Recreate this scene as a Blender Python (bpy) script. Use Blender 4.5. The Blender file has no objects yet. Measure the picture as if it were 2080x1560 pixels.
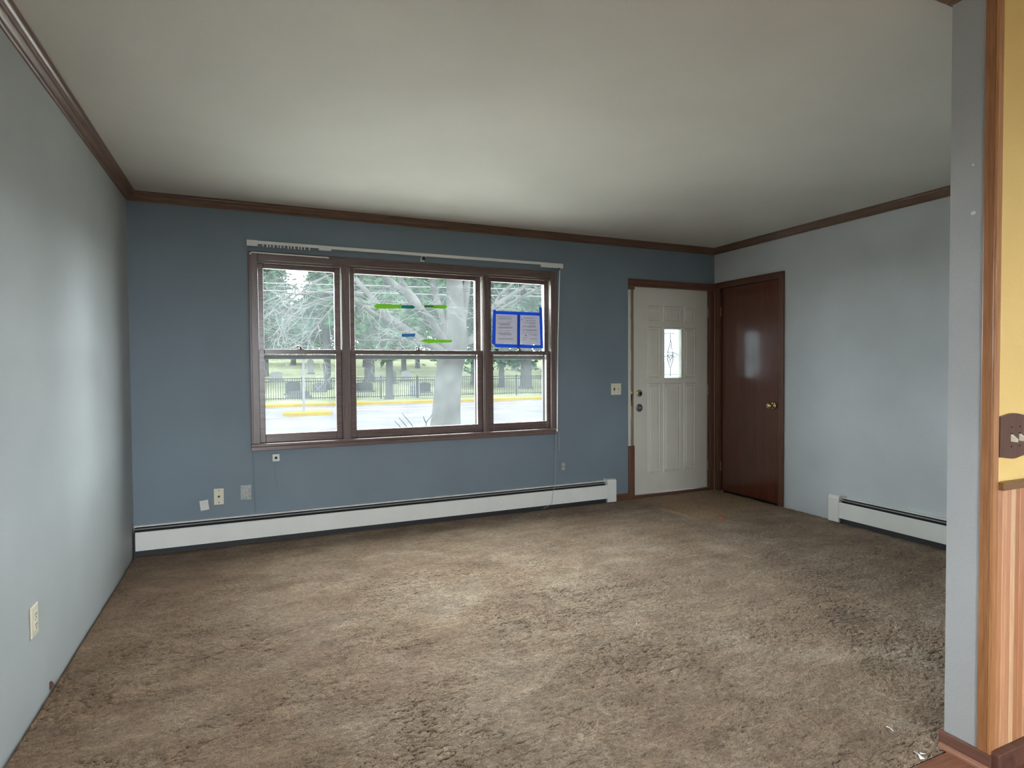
import bpy, math, random
import numpy as np
from mathutils import Vector, Matrix

# ------------------------------------------------------------------ camera
F_PX, YAW, PITCH, ROLL = 1195.6, 0.41735, -0.024837, -0.006846
CAM = Vector((0.7398, -4.6467, 1.2394))
W, H = 5.054, 2.44                       # room width (x) and ceiling height; window wall at y = 0
XP, YPF, YPN = 2.79, -3.485, -3.61       # partition stub: end face, far face, near face
YB = -7.4                                # back wall of the rear room
scene = bpy.context.scene
COL = scene.collection
fwd = Vector((math.sin(YAW)*math.cos(PITCH), math.cos(YAW)*math.cos(PITCH), math.sin(PITCH)))
r0 = Vector((math.cos(YAW), -math.sin(YAW), 0)); u0 = r0.cross(fwd)
RT = math.cos(ROLL)*r0 + math.sin(ROLL)*u0
UP = -math.sin(ROLL)*r0 + math.cos(ROLL)*u0
cd = bpy.data.cameras.new('camera'); cam = bpy.data.objects.new('camera', cd); COL.objects.link(cam)
cd.sensor_fit = 'HORIZONTAL'; cd.sensor_width = 36.0; cd.lens = 36.0*F_PX/2080.0
cd.clip_start = 0.02; cd.clip_end = 600
cam.matrix_world = Matrix(((RT.x, UP.x, -fwd.x, CAM.x), (RT.y, UP.y, -fwd.y, CAM.y), (RT.z, UP.z, -fwd.z, CAM.z), (0, 0, 0, 1)))
scene.camera = cam
def at(px, py, y):
    d = fwd + RT*((px-1040)/F_PX) + UP*((780-py)/F_PX)
    return CAM + d*((y-CAM.y)/d.y)
def mpp(y, px=900):                      # metres per pixel on the plane y
    return (at(px+1, 750, y)-at(px, 750, y)).length

# ------------------------------------------------------------------ sky, portals, exposure
SKY = 56.0
world = bpy.data.worlds.new('overcast_sky'); scene.world = world; world.use_nodes = True
nt = world.node_tree; nt.nodes.clear()
wo = nt.nodes.new('ShaderNodeOutputWorld'); bg = nt.nodes.new('ShaderNodeBackground')
tc = nt.nodes.new('ShaderNodeTexCoord'); sx = nt.nodes.new('ShaderNodeSeparateXYZ')
rp = nt.nodes.new('ShaderNodeValToRGB')
rp.color_ramp.elements[0].position = 0.0; rp.color_ramp.elements[0].color = (0.74, 0.80, 0.86, 1)
rp.color_ramp.elements[1].position = 0.9; rp.color_ramp.elements[1].color = (0.97, 0.99, 1.0, 1)
nt.links.new(tc.outputs['Generated'], sx.inputs[0]); nt.links.new(sx.outputs['Z'], rp.inputs[0])
nt.links.new(rp.outputs[0], bg.inputs[0]); bg.inputs[1].default_value = SKY
nt.links.new(bg.outputs[0], wo.inputs[0])
def portal(name, cx, cy, cz, sx_, sz_, facing):
    l = bpy.data.lights.new(name, 'AREA'); l.shape = 'RECTANGLE'; l.size = sx_; l.size_y = sz_
    l.cycles.is_portal = True
    o = bpy.data.objects.new(name, l); COL.objects.link(o); o.location = (cx, cy, cz)
    # local -Z is the emitting side
    n = {'-y': Vector((0, -1, 0)), '+y': Vector((0, 1, 0)), '+x': Vector((1, 0, 0)), '-x': Vector((-1, 0, 0))}[facing]
    o.rotation_euler = n.to_track_quat('-Z', 'Z').to_euler()
portal('window_portal', 1.985, 0.17, 1.38, 2.40, 1.30, '-y')
portal('door_lite_portal', 4.53, 0.09, 1.385, 0.21, 0.48, '-y')
portal('rear_left_fill_portal', -0.14, -5.825, 1.45, 0.55, 1.2, '+x')  # unseen opening in the left wall, added for fill light
portal('rear_fill_portal', 0.50, YB-0.14, 1.33, 0.90, 1.7, '+y')  # unseen back opening, added to fill the window wall
portal('rear_right_fill_portal', W+0.14, -7.08, 1.50, 0.65, 1.2, '-x')  # unseen right opening, added to brighten the yellow wall
vs = scene.view_settings
vs.view_transform = 'Standard'; vs.look = 'None'; vs.exposure = 0.0; vs.gamma = 1.0; vs.use_curve_mapping = False
cy = scene.cycles
cy.use_denoising = True; cy.use_adaptive_sampling = True; cy.adaptive_threshold = 0.02; cy.max_bounces = 10; cy.diffuse_bounces = 7; cy.glossy_bounces = 4
cy.transmission_bounces = 6; cy.transparent_max_bounces = 24; cy.sample_clamp_indirect = 12
cy.caustics_reflective = False; cy.caustics_refractive = False

# ------------------------------------------------------------------ materials
def mat(name):
    m = bpy.data.materials.new(name); m.use_nodes = True
    n = m.node_tree; b = n.nodes['Principled BSDF']
    return m, n, b
def link(n, a, b): n.links.new(a, b)
def coords(n, scale=(1, 1, 1), kind='Object'):
    t = n.nodes.new('ShaderNodeTexCoord'); mp = n.nodes.new('ShaderNodeMapping')
    mp.inputs['Scale'].default_value = scale
    link(n, t.outputs[kind], mp.inputs[0]); return mp.outputs[0]
def noise(n, vec, scale, detail=3, rough=0.5, dist=0):
    t = n.nodes.new('ShaderNodeTexNoise'); t.inputs['Scale'].default_value = scale
    t.inputs['Detail'].default_value = detail; t.inputs['Roughness'].default_value = rough
    t.inputs['Distortion'].default_value = dist
    link(n, vec, t.inputs['Vector']); return t.outputs['Fac']
def ramp(n, fac, stops):
    r = n.nodes.new('ShaderNodeValToRGB'); e = r.color_ramp.elements
    while len(e) < len(stops): e.new(0.5)
    for k, (p, c) in enumerate(stops):
        e[k].position = p; e[k].color = (*c, 1) if len(c) == 3 else c
    link(n, fac, r.inputs[0]); return r.outputs[0]
def mix(n, fac, a, b, mode='MIX'):
    m = n.nodes.new('ShaderNodeMix'); m.data_type = 'RGBA'; m.blend_type = mode
    if isinstance(fac, (int, float)): m.inputs[0].default_value = fac
    else: link(n, fac, m.inputs[0])
    for k, v in ((6, a), (7, b)):
        if isinstance(v, tuple): m.inputs[k].default_value = (*v, 1)
        else: link(n, v, m.inputs[k])
    return m.outputs[2]
def math_(n, op, a, b=0.0, c=None):
    m = n.nodes.new('ShaderNodeMath'); m.operation = op
    for k, v in ((0, a), (1, b)) + (((2, c),) if c is not None else ()):
        if isinstance(v, (int, float)): m.inputs[k].default_value = v
        else: link(n, v, m.inputs[k])
    return m.outputs[0]
def bump(n, b, h, strength=0.2, dist=0.002):
    bp = n.nodes.new('ShaderNodeBump'); bp.inputs['Strength'].default_value = strength
    bp.inputs['Distance'].default_value = dist
    link(n, h, bp.inputs['Height']); link(n, bp.outputs[0], b.inputs['Normal'])
def plain(name, c, rough=0.5, metal=0.0, spec=0.5, var=0.06, scale=8):
    m, n, b = mat(name)
    v = coords(n); f = noise(n, v, scale, 4)
    lo = tuple(max(0, x*(1-var)) for x in c); hi = tuple(min(1, x*(1+var)) for x in c)
    link(n, ramp(n, f, [(0.3, lo), (0.7, hi)]), b.inputs['Base Color'])
    b.inputs['Roughness'].default_value = rough; b.inputs['Metallic'].default_value = metal
    b.inputs['Specular IOR Level'].default_value = spec
    return m
def paint(name, c, rough=0.55, tex=0.25, var=0.05):
    m, n, b = mat(name); v = coords(n)
    f = noise(n, v, 1.7, 3)
    lo = tuple(x*(1-var) for x in c); hi = tuple(min(1, x*(1+var)) for x in c)
    col = ramp(n, f, [(0.35, lo), (0.65, hi)])
    sp = noise(n, v, 420, 2)
    col = mix(n, 1.0, col, ramp(n, sp, [(0.2, (0.90, 0.90, 0.90)), (0.8, (1.08, 1.08, 1.08))]), 'MULTIPLY')
    link(n, col, b.inputs['Base Color'])
    b.inputs['Roughness'].default_value = rough; b.inputs['Specular IOR Level'].default_value = 0.35
    h = math_(n, 'ADD', noise(n, v, 330, 3), math_(n, 'MULTIPLY', noise(n, v, 60, 2), 0.6))
    bump(n, b, h, tex, 0.003)
    return m
def wood(name, dark, light, axis='x', rough=0.35, freq=26, spec=0.5, coat=0.0):
    m, n, b = mat(name)
    s = {'x': (0.05, 1, 1), 'y': (1, 0.05, 1), 'z': (1, 1, 0.05)}[axis]
    v = coords(n, s)
    g = noise(n, v, freq, 6, 0.62, 1.2)
    fine = noise(n, v, freq*9, 3, 0.6)
    col = ramp(n, g, [(0.30, dark), (0.52, tuple((a+c)/2 for a, c in zip(dark, light))), (0.72, light)])
    col = mix(n, 0.35, col, ramp(n, fine, [(0.35, tuple(x*0.6 for x in dark)), (0.65, light)]))
    link(n, col, b.inputs['Base Color'])
    b.inputs['Roughness'].default_value = rough; b.inputs['Specular IOR Level'].default_value = spec
    b.inputs['Coat Weight'].default_value = coat; b.inputs['Coat Roughness'].default_value = 0.14
    bump(n, b, fine, 0.12, 0.001)
    return m
def translucent(name, c, tr=0.3, trc=None, rough=0.6):
    m, n, b = mat(name); v = coords(n)
    col = ramp(n, noise(n, v, 40, 3), [(0.3, tuple(x*0.93 for x in c)), (0.7, c)])
    link(n, col, b.inputs['Base Color']); b.inputs['Roughness'].default_value = rough
    t = n.nodes.new('ShaderNodeBsdfTranslucent'); t.inputs[0].default_value = (*(trc or c), 1)
    ms = n.nodes.new('ShaderNodeMixShader'); ms.inputs[0].default_value = tr
    link(n, b.outputs[0], ms.inputs[1]); link(n, t.outputs[0], ms.inputs[2])
    link(n, ms.outputs[0], n.nodes['Material Output'].inputs[0])
    return m
def pane(name, dust=0.0095, tint=(0.96, 0.985, 0.98), dustc=(0.80, 0.93, 0.90)):
    m, n, b = mat(name); n.nodes.remove(b)
    out = n.nodes['Material Output']
    tr = n.nodes.new('ShaderNodeBsdfTransparent'); tr.inputs[0].default_value = (*tint, 1)
    gl = n.nodes.new('ShaderNodeBsdfGlossy'); gl.inputs['Roughness'].default_value = 0.02
    du = n.nodes.new('ShaderNodeBsdfTranslucent'); du.inputs[0].default_value = (*dustc, 1)
    f = n.nodes.new('ShaderNodeFresnel'); f.inputs[0].default_value = 1.45
    a = n.nodes.new('ShaderNodeMixShader'); c = n.nodes.new('ShaderNodeMixShader')
    v = coords(n)
    df = math_(n, 'MULTIPLY', ramp(n, noise(n, v, 5, 5, 0.6), [(0.3, (0.75,)*3), (0.75, (1.3,)*3)]), dust)
    link(n, df, a.inputs[0]); link(n, tr.outputs[0], a.inputs[1]); link(n, du.outputs[0], a.inputs[2])
    link(n, math_(n, 'MULTIPLY', f.outputs[0], 0.6), c.inputs[0]); link(n, a.outputs[0], c.inputs[1]); link(n, gl.outputs[0], c.inputs[2])
    link(n, c.outputs[0], out.inputs[0])
    return m
M = {}
M['wall_blue'] = paint('slate_blue_paint', (0.183, 0.231, 0.272))
M['wall_left'] = paint('pale_wall_paint_dimmed', (0.36, 0.385, 0.38))  # same paint as the right wall, darkened to offset its stronger light
M['wall_right'] = paint('pale_wall_paint_lifted', (0.575, 0.615, 0.64))  # same paint as the left wall, lightened to make up for weak light
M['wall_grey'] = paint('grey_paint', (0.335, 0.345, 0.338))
M['yellow'] = paint('yellow_paint', (0.78, 0.56, 0.20))
M['ceiling'] = paint('ceiling_white', (0.605, 0.605, 0.565), 0.8, 0.12, 0.03)
M['drywall'] = paint('bare_plaster', (0.60, 0.60, 0.53), 0.8, 0.2)
M['crown'] = wood('dark_oak_crown', (0.095, 0.053, 0.034), (0.235, 0.140, 0.095), 'y', 0.30, 22)
M['crown_x'] = wood('dark_oak_crown_across', (0.095, 0.053, 0.034), (0.235, 0.140, 0.095), 'x', 0.30, 22)
M['trim_z'] = wood('brown_stained_trim_upright', (0.078, 0.032, 0.019), (0.195, 0.090, 0.053), 'z', 0.38, 22)
M['trim_x'] = wood('brown_stained_trim_across', (0.078, 0.032, 0.019), (0.195, 0.090, 0.053), 'x', 0.38, 22)
M['trim_y'] = wood('brown_stained_trim_deep', (0.078, 0.032, 0.019), (0.195, 0.090, 0.053), 'y', 0.38, 22)
M['win_z'] = wood('brown_window_wood_upright', (0.090, 0.060, 0.053), (0.190, 0.132, 0.116), 'z', 0.33, 24)
M['win_x'] = wood('brown_window_wood_across', (0.090, 0.060, 0.053), (0.190, 0.132, 0.116), 'x', 0.26, 24)
M['closet'] = wood('dark_mahogany_veneer', (0.072, 0.0145, 0.0055), (0.140, 0.034, 0.014), 'z', 0.33, 9, 0.45, 0.75)
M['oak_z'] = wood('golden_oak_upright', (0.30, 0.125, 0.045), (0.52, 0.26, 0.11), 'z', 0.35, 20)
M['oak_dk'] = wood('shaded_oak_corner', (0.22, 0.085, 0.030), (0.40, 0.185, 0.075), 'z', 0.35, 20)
M['plank'] = wood('red_brown_floor_plank', (0.16, 0.060, 0.032), (0.30, 0.130, 0.075), 'x', 0.3, 18)
M['shoe'] = wood('brown_shoe_molding', (0.20, 0.09, 0.055), (0.34, 0.17, 0.11), 'y', 0.35, 20)
M['base'] = wood('dark_brown_base', (0.070, 0.030, 0.022), (0.180, 0.085, 0.060), 'y', 0.35, 20)
M['railwood'] = wood('brown_chair_rail', (0.16, 0.075, 0.022), (0.26, 0.14, 0.05), 'x', 0.4, 20)
M['door_white'] = plain('off_white_door_paint', (0.62, 0.60, 0.52), 0.42, 0, 0.5, 0.03)
M['heater'] = plain('cream_enamel', (0.78, 0.785, 0.745), 0.38, 0, 0.5, 0.03)
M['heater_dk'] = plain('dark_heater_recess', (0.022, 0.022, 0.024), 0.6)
M['damper'] = plain('grey_damper_blade', (0.34, 0.34, 0.35), 0.35, 0.2)
M['fin'] = plain('aluminium_fin', (0.22, 0.22, 0.23), 0.4, 0.7)
M['rod'] = plain('white_rod_enamel', (0.70, 0.71, 0.68), 0.35, 0, 0.5, 0.03)
M['cream'] = plain('ivory_plastic', (0.68, 0.65, 0.50), 0.35, 0, 0.5, 0.03)
M['beige'] = plain('aged_beige_plastic', (0.50, 0.47, 0.37), 0.4, 0, 0.5, 0.04)
M['smear'] = plain('paint_smeared_plate', (0.33, 0.36, 0.375), 0.5, 0, 0.5, 0.25, 60)
M['white_pl'] = plain('white_plastic', (0.62, 0.62, 0.58), 0.35, 0, 0.5, 0.03)
M['black'] = plain('black_slot', (0.012, 0.012, 0.012), 0.6)
M['plate_wood'] = wood('walnut_switch_plate', (0.060, 0.024, 0.013), (0.15, 0.062, 0.034), 'z', 0.35, 30)
M['brass'] = plain('polished_brass', (0.78, 0.58, 0.30), 0.16, 1.0, 0.5, 0.05)
M['oldbrass'] = plain('tarnished_brass', (0.42, 0.35, 0.18), 0.35, 0.7)
M['steel'] = plain('grey_lock_metal', (0.16, 0.16, 0.18), 0.35, 0.6)
M['bright'] = plain('bright_strike_metal', (0.85, 0.83, 0.72), 0.12, 1.0)
M['hinge'] = plain('dull_hinge_metal', (0.32, 0.30, 0.25), 0.4, 0.6)
M['jamb_raw'] = wood('raw_split_jamb', (0.17, 0.095, 0.045), (0.40, 0.27, 0.15), 'z', 0.6, 24)
M['liner'] = plain('pale_vinyl_jamb_liner', (0.84, 0.82, 0.76), 0.45)
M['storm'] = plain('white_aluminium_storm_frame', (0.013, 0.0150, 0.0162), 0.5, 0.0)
M['glass'] = pane('dusty_window_glass')
M['lite'] = translucent('frosted_door_glass', (0.75, 0.82, 0.84), 0.32, (0.92, 0.98, 1.0), 0.2)
M['came'] = plain('grey_lead_came', (0.30, 0.34, 0.34), 0.5, 0.0)
M['paper'] = translucent('white_copy_paper', (0.74, 0.74, 0.80), 0.062, (0.80, 0.84, 1.0))
M['ink'] = translucent('grey_print', (0.30, 0.32, 0.40), 0.030, (0.55, 0.58, 0.70))
M['tape_blue'] = translucent('blue_painters_tape', (0.006, 0.10, 0.52), 0.13, (0.0, 0.24, 1.0))
M['tape_blue2'] = translucent('deep_blue_painters_tape', (0.005, 0.07, 0.40), 0.09, (0.0, 0.18, 0.85))
M['strip_green'] = translucent('lime_green_strip', (0.22, 0.52, 0.03), 0.11, (0.45, 0.95, 0.06))
M['strip_dkgreen'] = translucent('green_strip', (0.07, 0.26, 0.03), 0.045, (0.22, 0.62, 0.06))
M['strip_teal'] = translucent('teal_strip', (0.0, 0.20, 0.20), 0.07, (0.0, 0.50, 0.52))
M['strip_sky'] = translucent('light_blue_strip', (0.04, 0.22, 0.50), 0.062, (0.12, 0.50, 1.0))
M['cord'] = plain('white_cord', (0.74, 0.74, 0.72), 0.6)
M['cord_thin'] = plain('grey_thin_strand', (0.40, 0.42, 0.43), 0.5)
M['red'] = plain('red_foil_scrap', (0.80, 0.10, 0.06), 0.35)
M['foil'] = plain('clear_white_plastic_scrap', (0.92, 0.93, 0.92), 0.12, 0.0, 0.9)
OUT = 0.27
def outd(name, c, rough=0.9, metal=0, spec=0.0, var=0.06, scale=8):
    return plain(name, tuple(x*OUT for x in c), 1.0, 0, 0.0, var, scale)
# outdoors
M['asphalt'] = outd('pale_worn_asphalt', (0.060, 0.060, 0.065), 0.9, 0, 0.2, 0.18, 0.6)
M['line'] = outd('white_road_paint', (0.13, 0.13, 0.13), 0.8)
M['kerb_yellow'] = outd('yellow_kerb_paint', (0.115, 0.078, 0.006), 0.8, 0, 0.2, 0.12, 3)
M['grass'] = outd('spring_grass', (0.046, 0.056, 0.024), 0.95, 0, 0.1, 0.35, 0.8)
M['bounce_ground'] = plain('pale_bounce_ground', (0.22, 0.215, 0.195), 0.95, 0, 0.1, 0.1, 2)  # unseen yard kept pale so it bounces light onto the ceiling
M['lawn'] = outd('dry_cemetery_lawn', (0.074, 0.083, 0.050), 0.95, 0, 0.1, 0.40, 0.35)
M['iron'] = outd('black_iron', (0.010, 0.011, 0.013), 0.5)
M['bark'] = outd('grey_bark', (0.036, 0.035, 0.035), 0.9, 0, 0.1, 0.45, 4)
M['bark_far'] = outd('dark_bark', (0.020, 0.020, 0.022), 0.9, 0, 0.1, 0.3, 5)
M['twig'] = outd('pale_twig', (0.085, 0.085, 0.085), 0.8, 0, 0.1, 0.2, 6)
M['needle'] = outd('dark_evergreen_needles', (0.011, 0.036, 0.020), 0.9, 0, 0.1, 0.5, 1.2)
M['leafy'] = outd('fresh_green_leaves', (0.016, 0.046, 0.020), 0.9, 0, 0.1, 0.5, 1.2)
M['stone'] = outd('grey_granite', (0.045, 0.046, 0.050), 0.7)
M['stone_dk'] = outd('dark_granite', (0.012, 0.013, 0.016), 0.6)
M['stone_lt'] = outd('white_marble', (0.11, 0.11, 0.11), 0.7)
M['galv'] = outd('galvanised_post', (0.085, 0.088, 0.095), 0.6, 0.0)
M['sign_w'] = outd('white_sign_board', (0.16, 0.175, 0.19), 0.6)
M['sign_b'] = outd('blue_sign_print', (0.014, 0.026, 0.055), 0.6)
M['wire'] = outd('pale_power_cable', (0.12, 0.12, 0.12), 0.7)
M['siding'] = outd('white_house_siding', (0.075, 0.075, 0.072), 0.8)

def carpet_material():
    m, n, b = mat('brown_shag_carpet')
    v = coords(n)
    big = noise(n, v, 2.3, 5, 0.62, 0.6)
    med = noise(n, coords(n, (0.55, 1.25, 1)), 7.5, 5, 0.6, 0.8)
    fine = noise(n, v, 150, 3, 0.65)
    tuft = noise(n, coords(n, (0.75, 1.0, 1)), 330, 2, 0.6)
    base = ramp(n, big, [(0.28, (0.260, 0.178, 0.117)), (0.48, (0.322, 0.231, 0.155)), (0.70, (0.410, 0.322, 0.234))])
    red = ramp(n, noise(n, v, 3.6, 4, 0.6, 1.0), [(0.50, (0, 0, 0)), (0.74, (0.55, 0.55, 0.55))])
    base = mix(n, red, base, (0.245, 0.150, 0.108))
    grn = ramp(n, noise(n, v, 4.4, 3, 0.6, 0.5), [(0.56, (0, 0, 0)), (0.76, (0.45, 0.45, 0.45))])
    base = mix(n, grn, base, (0.325, 0.285, 0.215))
    base = mix(n, 1.0, base, ramp(n, med, [(0.30, (0.74, 0.72, 0.70)), (0.70, (1.20, 1.20, 1.20))]), 'MULTIPLY')
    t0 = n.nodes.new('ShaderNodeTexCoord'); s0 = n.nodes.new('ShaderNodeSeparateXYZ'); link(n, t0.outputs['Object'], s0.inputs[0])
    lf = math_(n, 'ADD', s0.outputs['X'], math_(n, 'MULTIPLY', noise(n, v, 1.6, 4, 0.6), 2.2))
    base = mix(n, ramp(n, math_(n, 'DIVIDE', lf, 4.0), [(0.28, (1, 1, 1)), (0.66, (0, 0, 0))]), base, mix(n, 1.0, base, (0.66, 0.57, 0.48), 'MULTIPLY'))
    # worn tan patch in front of the entry doors
    t = n.nodes.new('ShaderNodeTexCoord'); s = n.nodes.new('ShaderNodeSeparateXYZ'); link(n, t.outputs['Object'], s.inputs[0])
    wob = math_(n, 'MULTIPLY', math_(n, 'SUBTRACT', noise(n, v, 5, 3), 0.5), 0.42)
    ex = math_(n, 'ADD', s.outputs['X'], math_(n, 'MULTIPLY', wob, 0.35))
    ey = math_(n, 'ADD', s.outputs['Y'], wob)
    mx = math_(n, 'SMOOTH_MIN', math_(n, 'MULTIPLY', math_(n, 'SUBTRACT', ex, 3.96), 9.0), 1.0, 0.2)
    my = math_(n, 'SMOOTH_MIN', math_(n, 'MULTIPLY', math_(n, 'ADD', ey, 1.02), 3.6), 1.0, 0.2)
    k = n.nodes.new('ShaderNodeMath'); k.operation = 'MULTIPLY'; k.use_clamp = True
    c1 = n.nodes.new('ShaderNodeClamp'); c2 = n.nodes.new('ShaderNodeClamp')
    link(n, mx, c1.inputs[0]); link(n, my, c2.inputs[0])
    link(n, c1.outputs[0], k.inputs[0]); link(n, c2.outputs[0], k.inputs[1])
    base = mix(n, math_(n, 'MULTIPLY', k.outputs[0], 0.85), base, mix(n, med, (0.34, 0.215, 0.110), (0.50, 0.34, 0.195)))
    # dark small spots
    sp = noise(n, coords(n, (0.7, 1.3, 1)), 6.5, 2, 0.5)
    base = mix(n, ramp(n, sp, [(0.70, (0, 0, 0)), (0.76, (0.40, 0.40, 0.40))]), base, (0.105, 0.078, 0.052))
    base = mix(n, 1.0, base, ramp(n, noise(n, coords(n, (0.7, 1.2, 1)), 48, 3, 0.6), [(0.30, (0.72, 0.71, 0.70)), (0.70, (1.26, 1.26, 1.26))]), 'MULTIPLY')
    base = mix(n, 1.0, base, ramp(n, fine, [(0.25, (0.70, 0.69, 0.68)), (0.75, (1.28, 1.28, 1.28))]), 'MULTIPLY')
    base = mix(n, 1.0, base, ramp(n, tuft, [(0.25, (0.74, 0.74, 0.74)), (0.75, (1.22, 1.22, 1.22))]), 'MULTIPLY')
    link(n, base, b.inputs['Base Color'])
    b.inputs['Roughness'].default_value = 0.95; b.inputs['Specular IOR Level'].default_value = 0.1
    b.inputs['Sheen Weight'].default_value = 0.15; b.inputs['Sheen Roughness'].default_value = 0.5
    h = math_(n, 'ADD', math_(n, 'MULTIPLY', fine, 1.3), tuft)
    bump(n, b, h, 0.85, 0.008)
    return m
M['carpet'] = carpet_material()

# ------------------------------------------------------------------ mesh helpers
class MB:
    def __init__(self): self.v = []; self.f = []; self.s = []; self.mi = []
    def add(self, vs, fs, smooth=False, mi=0):
        o = len(self.v); self.v += [tuple(p) for p in vs]
        for f in fs: self.f.append(tuple(i+o for i in f)); self.s.append(smooth); self.mi.append(mi)
        return self
    def box(self, x0, x1, y0, y1, z0, z1, mi=0):
        x0, x1 = min(x0, x1), max(x0, x1); y0, y1 = min(y0, y1), max(y0, y1); z0, z1 = min(z0, z1), max(z0, z1)
        v = [(x0, y0, z0), (x1, y0, z0), (x1, y1, z0), (x0, y1, z0), (x0, y0, z1), (x1, y0, z1), (x1, y1, z1), (x0, y1, z1)]
        return self.add(v, [(0, 3, 2, 1), (4, 5, 6, 7), (0, 1, 5, 4), (1, 2, 6, 5), (2, 3, 7, 6), (3, 0, 4, 7)], False, mi)
    def tube(self, pts, r, n=8, cap=True):
        pts = [Vector(p) for p in pts]; rs = r if isinstance(r, (list, tuple)) else [r]*len(pts)
        rings = []; prev = None
        for i, p in enumerate(pts):
            t = (pts[min(i+1, len(pts)-1)]-pts[max(i-1, 0)])
            t = t.normalized() if t.length > 1e-9 else Vector((0, 0, 1))
            if prev is None:
                a = t.cross(Vector((0, 0, 1)));
                if a.length < 1e-3: a = t.cross(Vector((1, 0, 0)))
            else: a = prev - t*prev.dot(t)
            a.normalize(); prev = a; b = t.cross(a)
            rings.append([p+(a*math.cos(2*math.pi*k/n)+b*math.sin(2*math.pi*k/n))*rs[i] for k in range(n)])
        vs = [q for g in rings for q in g]; fs = []
        for i in range(len(pts)-1):
            for k in range(n): fs.append((i*n+k, i*n+(k+1) % n, (i+1)*n+(k+1) % n, (i+1)*n+k))
        self.add(vs, fs, True)
        if cap: self.add(rings[0], [tuple(range(n))[::-1]]); self.add(rings[-1], [tuple(range(n))])
        return self
    def lathe(self, prof, c, axis, n=24):
        # prof: (distance along axis, radius)
        ax = Vector(axis).normalized(); a = ax.cross(Vector((0, 0, 1)))
        if a.length < 1e-3: a = ax.cross(Vector((1, 0, 0)))
        a.normalize(); b = ax.cross(a); c = Vector(c)
        vs = []; fs = []
        for d, r in prof:
            for k in range(n): vs.append(c+ax*d+(a*math.cos(2*math.pi*k/n)+b*math.sin(2*math.pi*k/n))*max(r, 1e-4))
        for i in range(len(prof)-1):
            for k in range(n): fs.append((i*n+k, i*n+(k+1) % n, (i+1)*n+(k+1) % n, (i+1)*n+k))
        return self.add(vs, fs, True)
    def extrude(self, prof, p0, p1, cap=True, smooth=False):
        # prof -> list of callables' points at both ends: p0(prof point), p1(prof point)
        n = len(prof); vs = [p0(q) for q in prof]+[p1(q) for q in prof]
        fs = [(k, (k+1) % n, n+(k+1) % n, n+k) for k in range(n)]
        self.add(vs, fs, smooth)
        if cap: self.add(vs[:n], [tuple(range(n))[::-1]]); self.add(vs[n:], [tuple(range(n))])
        return self
def finish(name, mb, m, parent=None, bevel=0.0, seg=2):
    off = Vector((0, 0, 0))
    q = parent
    while q is not None: off += q.location; q = q.parent
    me = bpy.data.meshes.new(name)
    me.from_pydata([(a-off.x, b-off.y, c-off.z) for a, b, c in mb.v], [], mb.f); 
    for k in (m if isinstance(m, (list, tuple)) else [m]): me.materials.append(k)
    me.polygons.foreach_set('use_smooth', mb.s); me.polygons.foreach_set('material_index', mb.mi)
    me.validate(); me.update()
    import bmesh
    bm = bmesh.new(); bm.from_mesh(me); bmesh.ops.recalc_face_normals(bm, faces=bm.faces); bm.to_mesh(me); bm.free()
    o = bpy.data.objects.new(name, me); COL.objects.link(o); o.parent = parent
    if bevel:
        bv = o.modifiers.new('bevel', 'BEVEL'); bv.width = bevel; bv.segments = seg; bv.limit_method = 'ANGLE'; bv.angle_limit = 0.7
    return o
def tag(o, label=None, cat=None, group=None, kind=None):
    if label: o['label'] = label
    if cat: o['category'] = cat
    if group: o['group'] = group
    if kind: o['kind'] = kind
    return o
def thing(name, loc, label, cat, group=None, kind=None):
    o = bpy.data.objects.new(name, None); COL.objects.link(o); o.location = loc; o.empty_display_size = 0.1
    return tag(o, label, cat, group, kind)
def B(*a): return MB().box(*a)
def whole(name, mb, m, label, cat, base, group=None, kind=None, bevel=0.0):
    """a one-mesh thing whose origin sits at its base"""
    mb.v = [(a-base[0], b-base[1], c-base[2]) for a, b, c in mb.v]
    o = finish(name, mb, m, None, bevel); o.location = base
    return tag(o, label, cat, group, kind)

# ------------------------------------------------------------------ the room shell
WX0, WX1, WZ0, WZ1 = 0.775, 3.195, 0.70, 2.045       # hole for the windows
DX0, DX1, DZ1 = 4.045, 5.0, 2.04                     # hole for the front door
T = 0.16
wb = MB()
wb.box(-T, WX0, 0, T, -0.05, H+0.1).box(WX0, WX1, 0, T, -0.05, WZ0).box(WX0, WX1, 0, T, WZ1, H+0.1)
wb.box(WX1, DX0, 0, T, -0.05, H+0.1).box(DX0, DX1, 0, T, DZ1, H+0.1).box(DX1, W+T, 0, T, -0.05, H+0.1)
wb.box(DX0, DX1, 0.0, T, -0.05, -0.004)
tag(finish('wall_front', wb, M['wall_blue']), 'slate blue painted wall holding the window and the front door', 'wall', kind='structure')
def holed_x(x0, x1, ya, yb, wy0, wy1, wz0, wz1, mb=None):
    mb = mb or MB()
    return mb.box(x0, x1, wy1, yb, -0.05, H+0.1).box(x0, x1, ya, wy0, -0.05, H+0.1).box(x0, x1, wy0, wy1, -0.05, wz0).box(x0, x1, wy0, wy1, wz1, H+0.1)
tag(finish('wall_left', holed_x(-T, 0, YB-T, 0, -6.05, -5.60, 0.90, 2.00), M['wall_left']), 'pale grey-blue wall on the left side of the room', 'wall', kind='structure')  # includes an added rear opening for fill light
CY0, CY1, CZ1 = -0.825, -0.075, 2.045                # closet door hole on the right wall
wr = MB(); wr.box(W, W+T, CY1, 0, -0.05, H+0.1).box(W, W+T, CY0, CY1, CZ1, H+0.1); holed_x(W, W+T, YB-T, CY0, -7.37, -6.68, 0.90, 2.10, wr)  # rear opening added out of view to brighten the yellow wall
tag(finish('wall_right', wr, M['wall_right']), 'pale grey-blue wall with the dark closet door and a short heater', 'wall', kind='structure')
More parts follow.
